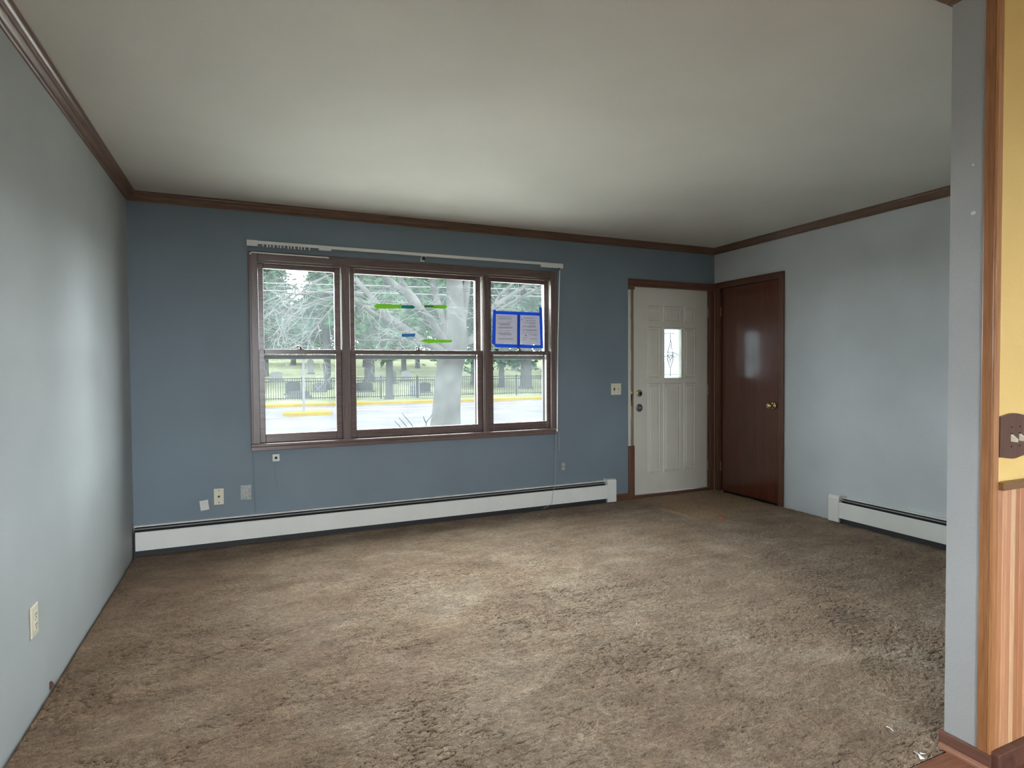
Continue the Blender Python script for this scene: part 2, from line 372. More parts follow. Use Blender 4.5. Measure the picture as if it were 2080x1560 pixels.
wp = MB()
wp.box(XP, W, YPN, YPF, -0.02, H+0.02)
wp.mi = [0, 0, 1, 0, 0, 0]
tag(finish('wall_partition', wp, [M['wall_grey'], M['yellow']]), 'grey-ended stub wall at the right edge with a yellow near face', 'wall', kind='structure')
RX0, RX1, RZ0, RZ1 = 0.07, 0.92, 0.50, 2.15  # added back opening, sized for fill light
wk = MB()
wk.box(-T, RX0, YB-T, YB, -0.05, H+0.1).box(RX0, RX1, YB-T, YB, RZ1, H+0.1).box(RX1, W+T, YB-T, YB, -0.05, H+0.1).box(RX0, RX1, YB-T, YB, -0.05, RZ0)
tag(finish('wall_rear', wk, M['wall_grey']), 'back wall behind the camera with an added tall opening for fill light', 'wall', kind='structure')
tag(finish('ceiling', B(-T, W+T, YB-T, T, H, H+0.15), M['ceiling']), 'plain off-white ceiling over the room', 'ceiling', kind='structure')

# carpet: a real relief surface
YC = -3.505
def vnoise(x, y, seed):
    xi = np.floor(x).astype(np.int64); yi = np.floor(y).astype(np.int64); fx = x-xi; fy = y-yi
    fx = fx*fx*(3-2*fx); fy = fy*fy*(3-2*fy)
    def hsh(a, b):
        h = (a*374761393 + b*668265263 + seed*2246822519) & 0xFFFFFFFF
        h = ((h ^ (h >> 13))*1274126177) & 0xFFFFFFFF
        return ((h ^ (h >> 16)) & 0xFFFF)/65535.0
    return (hsh(xi, yi)*(1-fx)+hsh(xi+1, yi)*fx)*(1-fy) + (hsh(xi, yi+1)*(1-fx)+hsh(xi+1, yi+1)*fx)*fy
def fbm(x, y, seed, o=3):
    t = 0; a = 0.5
    for k in range(o): t = t+a*vnoise(x*2**k, y*2**k, seed+k); a *= 0.5
    return t/(1-0.5**o)
xs = np.linspace(0.0, W, 1100)
ty = np.linspace(0, 1, 860); ys = YC + (0.0-YC)*(0.62*ty+0.38*ty*ty)
gx, gy = np.meshgrid(xs, ys)
wx_ = gx + 0.03*(fbm(gx*9, gy*9, 11)-0.5); wy_ = gy + 0.03*(fbm(gx*9+40, gy*9, 12)-0.5)
crack = np.abs(2*fbm(wx_*17, wy_*30, 3, 3)-1); crack = np.clip(crack/0.07, 0, 1)
crack2 = np.abs(2*fbm(wx_*42+9, wy_*70, 5, 2)-1); crack2 = np.clip(crack2/0.17, 0, 1)
amount = np.clip(0.30+(fbm(gx*3.1, gy*3.1, 21, 4)-0.38)*1.5, 0.22, 0.72)
gz = -0.0115*(1-crack)*amount - 0.0055*(1-crack2)*amount + 0.007*(fbm(gx*5, gy*6, 31, 3)-0.5) + 0.0045*(fbm(gx*60, gy*85, 41, 2)-0.5)
gz = gz + np.random.default_rng(8).uniform(-0.0016, 0.0016, gz.shape)
ridge = 3.99 + 0.10*np.clip(-gy, 0, 1) + 0.03*(fbm(gx*0+3, gy*7, 51)-0.5)
gz = gz + 0.014*np.exp(-((gx-ridge)/0.035)**2)*np.clip((-gy-0.18)*4, 0, 1)*np.clip((1.0+gy)*4, 0, 1)
xa, ya, xb, yb_ = 0.10, -1.97, 1.05, -1.62      # a long crease by the left wall
tt = np.clip(((gx-xa)*(xb-xa)+(gy-ya)*(yb_-ya))/((xb-xa)**2+(yb_-ya)**2), 0, 1)
dd = np.hypot(gx-xa-tt*(xb-xa), gy-ya-tt*(yb_-ya)) + 0.030*(fbm(gx*6, gy*6, 61)-0.5)
gz = gz - 0.008*np.exp(-(dd/0.014)**2)*np.clip(vnoise(gx*7, gy*7, 62)*1.6-0.2, 0, 1)*np.sin(np.pi*tt) + 0.005*np.exp(-((dd-0.03)/0.025)**2)
gz = np.clip(gz, -0.024, 0.02)
edge = np.minimum(np.minimum(gx, W-gx), -gy); gz = np.where(edge < 0.012, -0.020, gz)
nx, ny = len(xs), len(ys)
co = np.stack([gx, gy, gz], -1).reshape(-1, 3).astype(np.float32)
ii = (np.arange(ny-1)[:, None]*nx + np.arange(nx-1)[None, :]).ravel()
quads = np.stack([ii, ii+1, ii+nx+1, ii+nx], 1).astype(np.int32)
cm = bpy.data.meshes.new('floor'); cm.vertices.add(len(co)); cm.vertices.foreach_set('co', co.ravel())
cm.loops.add(quads.size); cm.loops.foreach_set('vertex_index', quads.ravel())
cm.polygons.add(len(quads)); cm.polygons.foreach_set('loop_start', np.arange(0, quads.size, 4, dtype=np.int32))
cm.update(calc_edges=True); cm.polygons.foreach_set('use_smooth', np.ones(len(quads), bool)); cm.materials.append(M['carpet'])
fo = bpy.data.objects.new('floor', cm); COL.objects.link(fo)
tag(fo, 'worn brown shag carpet covering the living room floor', 'carpet', kind='structure')
tag(finish('floor_subfloor', B(-T, W+T, YB-T, 0.0, -0.20, -0.0265), M['plank']), 'bare wooden subfloor beneath the carpet', 'floor', kind='structure')
# rear room floor: planks
fr = thing('floor_rear', (W/2, (YC+YB)/2, -0.012), 'red-brown wooden plank floor beside the partition corner', 'floor', kind='structure')
pw = 0.098; k = 0; y1 = YC-0.004
pm = None
while y1 > YB+0.02:
    y0 = max(YB, y1-pw)
    if pm is None or y1-y0 < pw-1e-6:
        o = finish('plank', B(0.004, W-0.004, y0+0.001, y1, -0.012, 0.002), M['plank'], fr, 0.0015)
        if pm is None: pm = o; ref = y1
    else:
        o = pm.copy(); COL.objects.link(o); o.parent = fr; o.location = (0, y1-ref, 0)
    y1 -= pw

# crown moulding, mitred at every corner: (offset from wall, height)
dC, pC = 0.0575, 0.0575
CP = [(0.0, H-dC), (0.007, H-dC), (0.010, H-dC+0.004), (0.010, H-dC+0.009), (0.016, H-dC+0.011), (0.023, H-dC+0.016), (0.028, H-dC+0.023),
      (0.030, H-dC+0.027), (0.034, H-dC+0.028), (0.037, H-dC+0.033), (0.043, H-dC+0.036), (0.049, H-dC+0.042), (0.050, H-dC+0.048), (pC, H-dC+0.050), (pC, H+0.002), (0.0, H+0.002)]
def crown(name, p0, p1, m, label):
    tag(finish(name, MB().extrude(CP, p0, p1), m), label, 'crown molding', kind='structure')
crown('trim_1', lambda q: (q[0], -q[0], q[1]), lambda q: (q[0], YB, q[1]), M['crown'], 'dark wood crown molding along the left wall')
crown('trim_2', lambda q: (q[0], -q[0], q[1]), lambda q: (W-q[0], -q[0], q[1]), M['crown_x'], 'dark wood crown molding along the window wall')
crown('trim_3', lambda q: (W-q[0], -q[0], q[1]), lambda q: (W-q[0], YPF+q[0], q[1]), M['crown'], 'dark wood crown molding along the right wall')
crown('trim_4', lambda q: (W-q[0], YPF+q[0], q[1]), lambda q: (XP-q[0], YPF+q[0], q[1]), M['crown_x'], 'dark wood crown molding on the far side of the stub wall')
crown('trim_5', lambda q: (XP-q[0], YPF+q[0], q[1]), lambda q: (XP-q[0], YPN-0.004, q[1]), M['crown'], 'short crown molding tip around the stub wall end')

# ------------------------------------------------------------------ partition: corner guard, base, wainscot
cg = thing('trim_6', (XP, YPN, 0), 'golden oak corner guard on the stub wall edge', 'corner trim', kind='structure')
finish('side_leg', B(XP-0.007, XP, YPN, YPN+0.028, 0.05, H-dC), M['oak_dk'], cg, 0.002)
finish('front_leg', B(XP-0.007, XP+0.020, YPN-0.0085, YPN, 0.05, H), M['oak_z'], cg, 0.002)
tag(finish('baseboard_partition', B(XP-0.013, XP, YPN-0.012, YPF+0.012, 0, 0.052), M['base'], None, 0.004), 'dark brown baseboard on the end of the stub wall', 'baseboard', kind='structure')
sm = MB(); q = [(0, 0), (0.014, 0), (0.013, 0.006), (0.009, 0.011), (0.004, 0.014), (0, 0.015)]
sm.extrude([(a, c) for a, c in q], lambda p: (XP-0.013-p[0], YPN-0.012, p[1]+0.001), lambda p: (XP-0.013-p[0], YPF+0.004, p[1]+0.001), True, False)
tag(finish('trim_7', sm, M['shoe']), 'lighter brown shoe molding at the foot of the stub wall', 'shoe molding', kind='structure')
tag(finish('baseboard_rear', B(XP, W, YPN-0.030, YPN, 0, 0.062), M['base'], None, 0.004), 'reddish brown baseboard below the striped wainscot', 'baseboard', kind='structure')
ws = thing('trim_10', (3.4, YPN, 0.062), 'striped wood wainscot below the yellow wall', 'wainscot', kind='structure')
stripes = [(0.50, 0.235, 0.115), (0.60, 0.33, 0.175), (0.54, 0.27, 0.145), (0.70, 0.46, 0.26), (0.44, 0.20, 0.095), (0.38, 0.165, 0.075)]
smats = [wood('wainscot_stripe_%d' % i, tuple(x*0.80 for x in c), tuple(x*1.10 for x in c), 'z', 0.38, 18) for i, c in enumerate(stripes)]
bx = XP+0.0215; wds = [0.023, 0.021, 0.026, 0.022, 0.024, 0.030, 0.022]; k = 0
while bx < W-0.01:
    wd = min(wds[k % 7], W-bx)
    finish('board', B(bx, bx+wd-0.0012, YPN-0.009, YPN, 0.062, 0.868), smats[(k*1+k//5) % 6], ws, 0.0014, 1)
    bx += wd; k += 1
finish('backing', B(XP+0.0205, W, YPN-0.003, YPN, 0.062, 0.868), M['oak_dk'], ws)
tag(finish('trim_8', B(XP+0.02, W, YPN-0.024, YPN, 0.862, 0.886), M['railwood'], None, 0.004), 'brown chair rail between yellow paint and wainscot', 'chair rail', kind='structure')

def toggle(parent, x, y, z, m, ny=-1, s=1.0, up=False):
    d = 0.013*s*ny; h = (0.006 if up else -0.006)*s
    mb = MB(); w = 0.0045*s
    a = [(x-w, y, z-0.009*s), (x+w, y, z-0.009*s), (x+w, y, z+0.009*s), (x-w, y, z+0.009*s)]
    b = [(x-w*.7, y+d, z+h-0.004*s), (x+w*.7, y+d, z+h-0.004*s), (x+w*.7, y+d, z+h+0.004*s), (x-w*.7, y+d, z+h+0.004*s)]
    mb.add(a+b, [(3, 2, 1, 0), (4, 5, 6, 7), (0, 1, 5, 4), (1, 2, 6, 5), (2, 3, 7, 6), (3, 0, 4, 7)])
    return finish('toggle', mb, m, parent, 0.001)
sp = thing('light_switch', (2.885, YPN-0.001, 0.957), 'walnut double switch plate on the yellow wall', 'light switch')
pl = MB(); N = 26; top = []; bot = []
for i in range(N+1):
    u = i/N; x = 2.812+0.146*u; wv = 0.004*math.cos(2*math.pi*u) ; top.append((x, 1.090+wv*-1)); bot.append((x, 0.958+wv))
out = top+bot[::-1]
pl.extrude(out, lambda q: (q[0], YPN-0.001, q[1]), lambda q: (q[0], YPN-0.010, q[1]))
finish('plate', pl, M['plate_wood'], sp, 0.002)
for x in (2.872, 2.917):
    finish('slot', B(x-0.005, x+0.005, YPN-0.0112, YPN-0.009, 1.010, 1.034), M['black'], sp)
    tag(toggle(sp, x, YPN-0.010, 1.019, M['cream'], -1, 1.25), 'ivory toggle')
    for z in (0.992, 1.052): finish('screw', MB().lathe([(0, 0.003), (0.0012, 0.003), (0.0016, 0)], (x, YPN-0.0098, z), (0, -1, 0), 10), M['black'], sp)
for i, (px, py) in enumerate(((1977, 433), (1977, 335))):
    d = fwd + RT*((px-1040)/F_PX) + UP*((780-py)/F_PX); P = CAM + d*((XP-CAM.x)/d.x)
    whole('wall_anchor', MB().lathe([(0, 0.0062-0.002*i), (0.002, 0.0058-0.002*i), (0.0035, 0.003-0.0008*i), (0.0012, 0.0022-0.0008*i), (0.0005, 0.0)], P, (-1, 0, 0), 12), M['white_pl'],
          ['white wall anchor left in the grey stub wall end', 'smaller upper anchor left in the grey stub wall end'][i], 'wall anchor', tuple(P))

# ------------------------------------------------------------------ window
win = thing('window_1', (1.985, 0, 0.665), 'brown wooden triple double-hung window on the blue wall', 'window', kind='structure')
CW0, CW1 = 0.733, 3.235; CIL, CIR, CT, CTI = 0.797, 3.172, 2.103, 2.038
yc = -0.019
for a, b_ in ((CW0, CIL), (CIR, CW1)):
    c = finish('side_casing', B(a, b_, yc, 0.001, 0.712, CT), M['win_z'], win, 0.004)
    e = a+0.012 if a < 2 else b_-0.012
    finish('bead', B(e-0.006, e+0.006, yc-0.005, yc+0.002, 0.712, CT-0.012), M['win_z'], c, 0.003)
c = finish('head_casing', B(CIL, CIR, yc, 0.001, CTI, CT), M['win_x'], win, 0.004)
finish('bead', B(CIL, CIR, yc-0.005, yc+0.002, CT-0.018, CT-0.006), M['win_x'], c, 0.003)
finish('head_stop', B(CIL-0.01, CIR+0.01, -0.004, 0.02, CTI-0.016, CTI+0.004), M['win_x'], win, 0.003)
finish('stool', B(CW0-0.002, 3.225, -0.060, 0.06, 0.694, 0.715), M['win_x'], win, 0.005)
finish('apron', B(CW0+0.002, 3.218, -0.052, 0.001, 0.664, 0.694), M['win_x'], win, 0.003)
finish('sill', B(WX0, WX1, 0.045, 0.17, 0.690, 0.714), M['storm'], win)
units = [(0.788, 1.380), (1.441, 2.533), (2.587, 3.186)]
glz0, glz1, mz0, mz1, ug1 = 0.778, 1.366, 1.366, 1.399, 1.993
for a, b_ in ((1.380, 1.441), (2.533, 2.587)):
    mu = finish('mullion', B(a, b_, -0.012, 0.155, 0.712, CTI), M['win_z'], win, 0.003)
    finish('mullion_face', B(a+0.010, b_-0.010, -0.017, -0.012, 0.714, CTI-0.002), M['win_z'], mu, 0.003)
for a, b_ in ((WX0, 0.790), (3.184, WX1)):
    finish('jamb', B(a, b_, 0.0, 0.155, 0.712, WZ1), M['win_z'], win)
finish('head_jamb', B(WX0, WX1, 0.0, 0.155, 2.036, WZ1+0.001), M['win_x'], win)
ST = 0.045
for ui, (a, b_) in enumerate(units):
    for xx0, xx1 in ((a, a+0.004), (b_-0.004, b_)):
        finish('jamb_liner', B(xx0, xx1, 0.010, 0.100, mz1, 2.036), M['liner'], win)
    ls = MB(); y0, y1 = 0.012, 0.046; zb = 0.716
    ls.box(a+0.003, a+ST, y0, y1, zb, mz1).box(b_-ST, b_-0.003, y0, y1, zb, mz1).box(a+ST, b_-ST, y0, y1, zb, glz0).box(a+ST, b_-ST, y0, y1, mz0, mz1)
    lo = finish('lower_sash', ls, M['win_x'], win, 0.003)
    finish('pane', B(a+ST-0.006, b_-ST+0.006, 0.028, 0.031, glz0-0.006, mz0+0.006), M['glass'], lo)
    us = MB(); y0, y1 = 0.050, 0.084
    us.box(a+0.003, a+ST, y0, y1, mz0, 2.036).box(b_-ST, b_-0.003, y0, y1, mz0, 2.036).box(a+ST, b_-ST, y0, y1, ug1, 2.036).box(a+ST, b_-ST, y0, y1, mz0, mz1-0.002)
    up = finish('upper_sash', us, M['win_x'], win, 0.003)
    finish('pane', B(a+ST-0.006, b_-ST+0.006, 0.066, 0.069, mz1-0.008, ug1+0.006), M['glass'], up)
    # sash lock: base, post and curved thumb lever
    lx = (a+b_)/2 + (0.0, 0.0, 0.0)[ui]; yk = 0.028
    lk = finish('sash_lock', MB().box(lx-0.026, lx+0.026, yk-0.009, yk+0.010, mz1, mz1+0.005).lathe([(0, 0.011), (0.010, 0.011), (0.014, 0.008), (0.0145, 0)], (lx, yk, mz1+0.004), (0, 0, 1), 14), M['win_x'], lo, 0.001)
    finish('lever', MB().tube([(lx+0.004, yk, mz1+0.016), (lx-0.010, yk-0.012, mz1+0.022), (lx-0.026, yk-0.016, mz1+0.024), (lx-0.033, yk-0.016, mz1+0.018)], [0.0055, 0.0055, 0.005, 0.004], 8), M['win_x'], lo)
    sf = MB(); y0, y1 = 0.108, 0.126; k = 0.030
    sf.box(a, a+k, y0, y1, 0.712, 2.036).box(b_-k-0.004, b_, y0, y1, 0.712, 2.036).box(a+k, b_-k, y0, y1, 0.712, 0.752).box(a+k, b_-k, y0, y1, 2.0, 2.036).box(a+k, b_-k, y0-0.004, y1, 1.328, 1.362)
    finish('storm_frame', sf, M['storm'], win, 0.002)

# paper notices, tape and coloured strips on the panes
YT = 0.0655
def px_quad(pts, y, t=0.0006):
    q = [at(px, py, y) for px, py in pts]; n = len(q)
    mb = MB(); mb.add([(p.x, y, p.z) for p in q]+[(p.x, y+t, p.z) for p in q],
           [tuple(range(n)), tuple(range(n, 2*n))[::-1]]+[(k, n+k, n+(k+1) % n, (k+1) % n) for k in range(n)])
    zmin = min(p.z for p in q); xm = sum(p.x for p in q)/n
    return mb, (xm, y, zmin)
def z3(x, y): return (990+x/13.0, 610+y/13.0)
def paper(pts, label, rows):
    mb, base = px_quad([z3(*p) for p in pts], YT-0.0004, 0.0003)
    t = thing('paper_notice', base, label, 'paper notice', 'notices taped to the window')
    finish('sheet', mb, M['paper'], t)
    pr = MB()
    for (x0, x1, y, h) in rows:
        m2, _ = px_quad([z3(x0, y), z3(x1, y+2), z3(x1, y+2+h), z3(x0, y+h)], YT-0.0009, 0.0003); pr.add(m2.v, m2.f)
    finish('printed_text', pr, M['ink'], t)
    return t
paper([(212, 360), (800, 378), (795, 1150), (205, 1140)], 'white printed notice at the left in the blue tape frame', 
      [(280, 600, 432, 12), (635, 660, 425, 18), (285, 640, 478, 15), (545, 660, 562, 10), (280, 600, 602, 12), (330, 605, 628, 12), (335, 600, 650, 8), (290, 660, 700, 12), (280, 665, 722, 14), (300, 420, 795, 8), (440, 600, 800, 8), (275, 600, 852, 12), (300, 640, 878, 12), (330, 640, 902, 12), (285, 680, 1000, 10), (280, 670, 1025, 10)])
paper([(865, 395), (1375, 405), (1400, 1170), (870, 1160)], 'white printed notice at the right in the blue tape frame',
      [(950, 1215, 460, 14), (895, 930, 490, 34), (1010, 1270, 528, 12), (960, 1270, 582, 8), (1090, 1275, 602, 10), (1110, 1275, 650, 10), (930, 1275, 682, 12), (1060, 1275, 704, 10), (925, 1310, 776, 12), (1030, 1305, 792, 10), (925, 1310, 850, 8), (1000, 1035, 905, 45), (1100, 1310, 900, 12), (1225, 1310, 925, 9), (920, 1060, 985, 10), (1125, 1320, 1008, 14), (925, 1040, 1040, 8)])
def tape(pts, m, label, y=YT-0.0015, group=None):
    mb, base = px_quad(pts, y, 0.0004)
    whole('pane_strip', mb, m, label, 'tape strip', base, group)
g = 'blue tape strips around the notices'
tape([z3(150, 250), z3(228, 250), z3(212, 1195), z3(118, 1140)], M['tape_blue'], 'blue tape strip down the left edge of the notices', YT-0.0015, g)
tape([z3(195, 275), z3(1400, 325), z3(1395, 410), z3(215, 360)], M['tape_blue'], 'blue tape strip across the top edge of the notices', YT-0.0021, g)
tape([z3(790, 345), z3(868, 390), z3(862, 1235), z3(785, 1225)], M['tape_blue2'], 'blue tape strip between the two notices', YT-0.0027, g)
tape([z3(170, 1150), z3(1420, 1185), z3(1420, 1270), z3(215, 1240)], M['tape_blue'], 'blue tape strip across the bottom edge of the notices', YT-0.0021, g)
tape([z3(1365, 165), z3(1440, 190), z3(1475, 1270), z3(1405, 1270)], M['tape_blue'], 'blue tape strip rising above the right edge of the notices', YT-0.0033, g)
tape([z3(190, 1280), z3(290, 1285), z3(296, 1345), z3(225, 1340)], M['black'], 'small dark tape scrap below the left notice', YT-0.0015)
def z4(x, y): return (710+x/7.849, 550+y/7.849)
g = 'coloured strips on the middle pane'  # thin coloured strips set on the middle pane
tape([z4(385, 565), z4(430, 525), z4(830, 545), z4(830, 600), z4(430, 605)], M['strip_green'], 'long lime green strip left of the teal one', group=g)
tape([z4(828, 550), z4(1010, 552), z4(1045, 575), z4(1015, 608), z4(835, 598)], M['strip_teal'], 'teal strip in the upper row', YT-0.0021, g)
tape([z4(1192, 545), z4(1338, 550), z4(1336, 585), z4(1195, 588)], M['strip_dkgreen'], 'short darker green strip in the upper row', YT-0.0021, g)
tape([z4(1330, 548), z4(1535, 545), z4(1560, 575), z4(1530, 605), z4(1340, 598)], M['strip_green'], 'short lime green strip at the right end of the upper row', group=g)
tape([z4(830, 1005), z4(1050, 1000), z4(1040, 1052), z4(835, 1055)], M['strip_sky'], 'light blue strip alone in the lower row', group=g)
tape([z4(1125, 1120), z4(1200, 1085), z4(1640, 1105), z4(1620, 1140), z4(1250, 1155)], M['strip_green'], 'long lime green strip just above the sash lock', group=g)

# ------------------------------------------------------------------ traverse rod, thin rod, cords
rod = thing('curtain_rod', (2.0, 0.0, 2.127), 'white traverse curtain rod above the window', 'curtain rod')
yr = -0.052
finish('track', B(0.733, 3.275, yr, yr+0.016, 2.148, 2.171), M['rod'], rod, 0.003)
finish('end_bracket', MB().box(0.727, 0.800, yr-0.004, yr+0.016, 2.131, 2.173).box(0.727, 0.740, yr, 0.0, 2.133, 2.170), M['rod'], rod, 0.003)
finish('end_bracket', MB().box(3.060, 3.279, yr-0.004, yr+0.016, 2.128, 2.167).box(3.266, 3.279, yr, 0.0, 2.130, 2.165), M['rod'], rod, 0.003)
finish('pulley', MB().lathe([(0, 0.012), (0.01, 0.012), (0.0101, 0)], (3.235, yr+0.004, 2.120), (0, -1, 0), 12), M['steel'], rod)
for i in range(13):
    x = 0.835+i*0.0235 + (0.004 if i % 3 == 1 else 0)
    finish('glide', MB().box(x-0.0045, x+0.0045, yr+0.001, yr+0.012, 2.132-0.003*(i % 2)-0.001*(i > 9), 2.149), M['rod'], rod)
finish('glide', B(1.145, 1.155, yr+0.001, yr+0.012, 2.128, 2.149), M['rod'], rod)
finish('master_carrier', B(1.215, 1.305, yr-0.003, yr+0.012, 2.134, 2.149), M['rod'], rod, 0.002)
finish('center_support', MB().box(2.000, 2.034, yr-0.004, 0.0, 2.138, 2.149).box(2.000, 2.034, -0.006, 0, 2.110, 2.149), M['rod'], rod, 0.001)
finish('clip', MB().box(2.004, 2.026, yr-0.006, yr+0.012, 2.118, 2.144), M['black'], rod, 0.003)
tr = MB(); p0 = at(508, 512, -0.036); p1 = at(668, 523.5, -0.036)
tr.tube([(p0.x, 0.0, p0.z-0.012), (p0.x, -0.036, p0.z-0.010), (p0.x+0.012, -0.036, p0.z), (p1.x, -0.036, p1.z)], [0.006, 0.006, 0.0055, 0.005], 8)
tr.box(p1.x-0.012, p1.x-0.002, -0.04, 0.0, p1.z-0.005, p1.z+0.003)
whole('cafe_rod', tr, M['rod'], 'thin short white rod just above the left window casing', 'curtain rod', (p0.x, 0.0, p0.z-0.02))
ct = thing('pull_cord', (3.25, -0.045, 0.0), 'white pull cord hanging at the right side of the window', 'cord')
c0 = at(1137, 548, -0.05); c1 = at(1133, 700, -0.05); c2 = at(1132, 874, -0.070)
finish('cord', MB().tube([c0, c1, c2], 0.0042, 8), M['cord'], ct)
finish('knot', MB().lathe([(-0.014, 0.002), (-0.008, 0.0065), (0, 0.008), (0.008, 0.006), (0.012, 0.003)], c2, (0, 0, -1), 10), M['cord'], ct)
def pp(l, y): return [at(a, b_, yy) for (a, b_), yy in zip(l, y)]
finish('strand', MB().tube(pp([(1131, 876), (1129, 884), (1129, 905), (1128, 940), (1127, 980), (1124, 996), (1121, 1022), (1113, 1028), (1104, 1033)], [-.07, -.075, -.075, -.075, -.08, -.085, -.095, -.11, -.12]), 0.0017, 6), M['cord_thin'], ct)
finish('strand', MB().tube(pp([(1133, 876), (1136, 882), (1136, 900), (1136, 915)], [-.07, -.075, -.072, -.07]), 0.0017, 6), M['cord_thin'], ct)

# ------------------------------------------------------------------ plates, jacks and outlets
def outlet(name, x0, x1, z0, z1, y, label, plate_m, rec_m, cat='outlet', ax='y'):
    """duplex outlet; ax 'y' faces -y at plane y, ax 'x' faces +x at plane x=y"""
    t = thing(name, ((x0+x1)/2, y, z0) if ax == 'y' else (y, (x0+x1)/2, z0), label, cat)
    def bx(a, b_, d0, d1, c, d):
        return B(a, b_, y-d1, y-d0, c, d) if ax == 'y' else B(y+d0, y+d1, a, b_, c, d)
    finish('plate', bx(x0, x1, 0, 0.006, z0, z1), plate_m, t, 0.003)
    xm = (x0+x1)/2; zm = (z0+z1)/2; h = z1-z0; w = x1-x0
    for s in (1, -1):
        zc = zm+s*h*0.17
        r = finish('receptacle', bx(xm-w*0.22, xm+w*0.22, 0.005, 0.0085, zc-h*0.125, zc+h*0.125), rec_m, t, 0.003)
        for dx in (-0.09, 0.09): finish('slot', bx(xm+w*dx-0.0013, xm+w*dx+0.0013, 0.0078, 0.0090, zc-0.001, zc+0.008), M['black'], r)
        finish('slot', bx(xm-0.0022, xm+0.0022, 0.0078, 0.0090, zc-0.0105, zc-0.006), M['black'], r)
    finish('screw', bx(xm-0.002, xm+0.002, 0.005, 0.0072, zm-0.002, zm+0.002), M['steel'], t, 0.0008)
    return t
outlet('wall_outlet', 0.657, 0.730, 0.312, 0.420, 0.0, 'pale smeared outlet below the left end of the window', M['smear'], M['beige'])
outlet('wall_outlet', 3.262, 3.332, 0.310, 0.414, 0.0, 'dim painted outlet below the right end of the window', M['wall_blue'], M['beige'])
outlet('wall_outlet', -2.032, -1.958, 0.280, 0.394, 0.0, 'ivory outlet low on the left wall', M['cream'], M['cream'], 'outlet', 'x')
t = thing('cable_plate', (0.518, 0, 0.294), 'cream coaxial cable plate between the loose jack and the outlet', 'cable plate')
finish('plate', B(0.486, 0.550, -0.006, 0, 0.294, 0.409), M['cream'], t, 0.003)
for z in (0.309, 0.394): finish('screw', MB().lathe([(0, 0.004), (0.0015, 0.0035), (0.002, 0)], (0.518, -0.006, z), (0, -1, 0), 10), M['steel'], t)
finish('coax_stub', MB().lathe([(0, 0.0075), (0.004, 0.0075), (0.004, 0.0048), (0.012, 0.0048), (0.0125, 0)], (0.518, -0.006, 0.352), (0, -1, 0), 12), M['steel'], t)
t = thing('phone_jack', (0.427, 0, 0.266), 'loose tilted white phone jack left of the cable plate', 'phone jack')
q = MB(); c_, s_ = math.cos(0.12), math.sin(0.12)
def rot2(x, z): return (0.427+(x*c_-z*s_), 0.303+(x*s_+z*c_))
for (hw, hh, d0, d1, nm, mm) in ((0.027, 0.035, 0.004, 0.024, 'cover', M['white_pl']), (0.024, 0.031, 0.0, 0.004, 'base', M['beige'])):
    cs = [rot2(*p) for p in ((-hw, -hh), (hw, -hh), (hw, hh), (-hw, hh))]
    finish(nm, MB().extrude(cs, lambda p, d=d0: (p[0], -d, p[1]), lambda p, d=d1: (p[0], -d, p[1])), mm, t, 0.002)
t = thing('cable_box', (0.898, 0, 0.578), 'small square white cable outlet just below the window sill', 'cable outlet')
finish('box', B(0.873, 0.923, -0.020, 0, 0.578, 0.632), M['white_pl'], t, 0.003)
finish('hole', MB().lathe([(0, 0.0095), (0.001, 0.0095), (0.0012, 0)], (0.898, -0.0200, 0.604), (0, -1, 0), 14), M['black'], t)
finish('screw', MB().lathe([(0, 0.004), (0.002, 0.003), (0.0025, 0)], (0.925, -0.003, 0.588), (0, -1, 0), 8), M['white_pl'], t)
cb = MB().tube([(0.742, -0.002, 0.664), (0.744, -0.002, 0.50), (0.748, -0.002, 0.40), (0.751, -0.003, 0.30), (0.752, -0.002, 0.21)], 0.0026, 6)
whole('painted_cable', cb, M['wall_blue'], 'painted-over cable running down from the sill corner', 'cable', (0.748, 0, 0.21))
cb = MB().tube([(0.886, -0.002, 0.578), (0.888, -0.002, 0.53), (0.893, -0.0025, 0.47), (0.902, -0.002, 0.41), (0.905, -0.002, 0.36)], 0.0018, 6)
whole('painted_cable', cb, M['wall_blue'], 'short painted cable dropping from the small cable outlet', 'cable', (0.895, 0, 0.36))
t = thing('light_switch', (3.865, 0, 0.995), 'ivory double light switch beside the front door', 'light switch')
finish('plate', B(3.811, 3.920, -0.006, 0, 0.994, 1.101), M['cream'], t, 0.003)
for i, x in enumerate((3.842, 3.889)):
    finish('slot', B(x-0.006, x+0.006, -0.0075, -0.005, 1.034, 1.060), M['beige'] if i else M['black'], t)
    toggle(t, x, -0.006, 1.047, M['steel'] if i == 0 else M['cream'], -1, 1.1, True)
    for z in (1.015, 1.080): finish('screw', MB().lathe([(0, 0.003), (0.0012, 0.003), (0.0016, 0)], (x, -0.006, z), (0, -1, 0), 8), M['steel'], t)

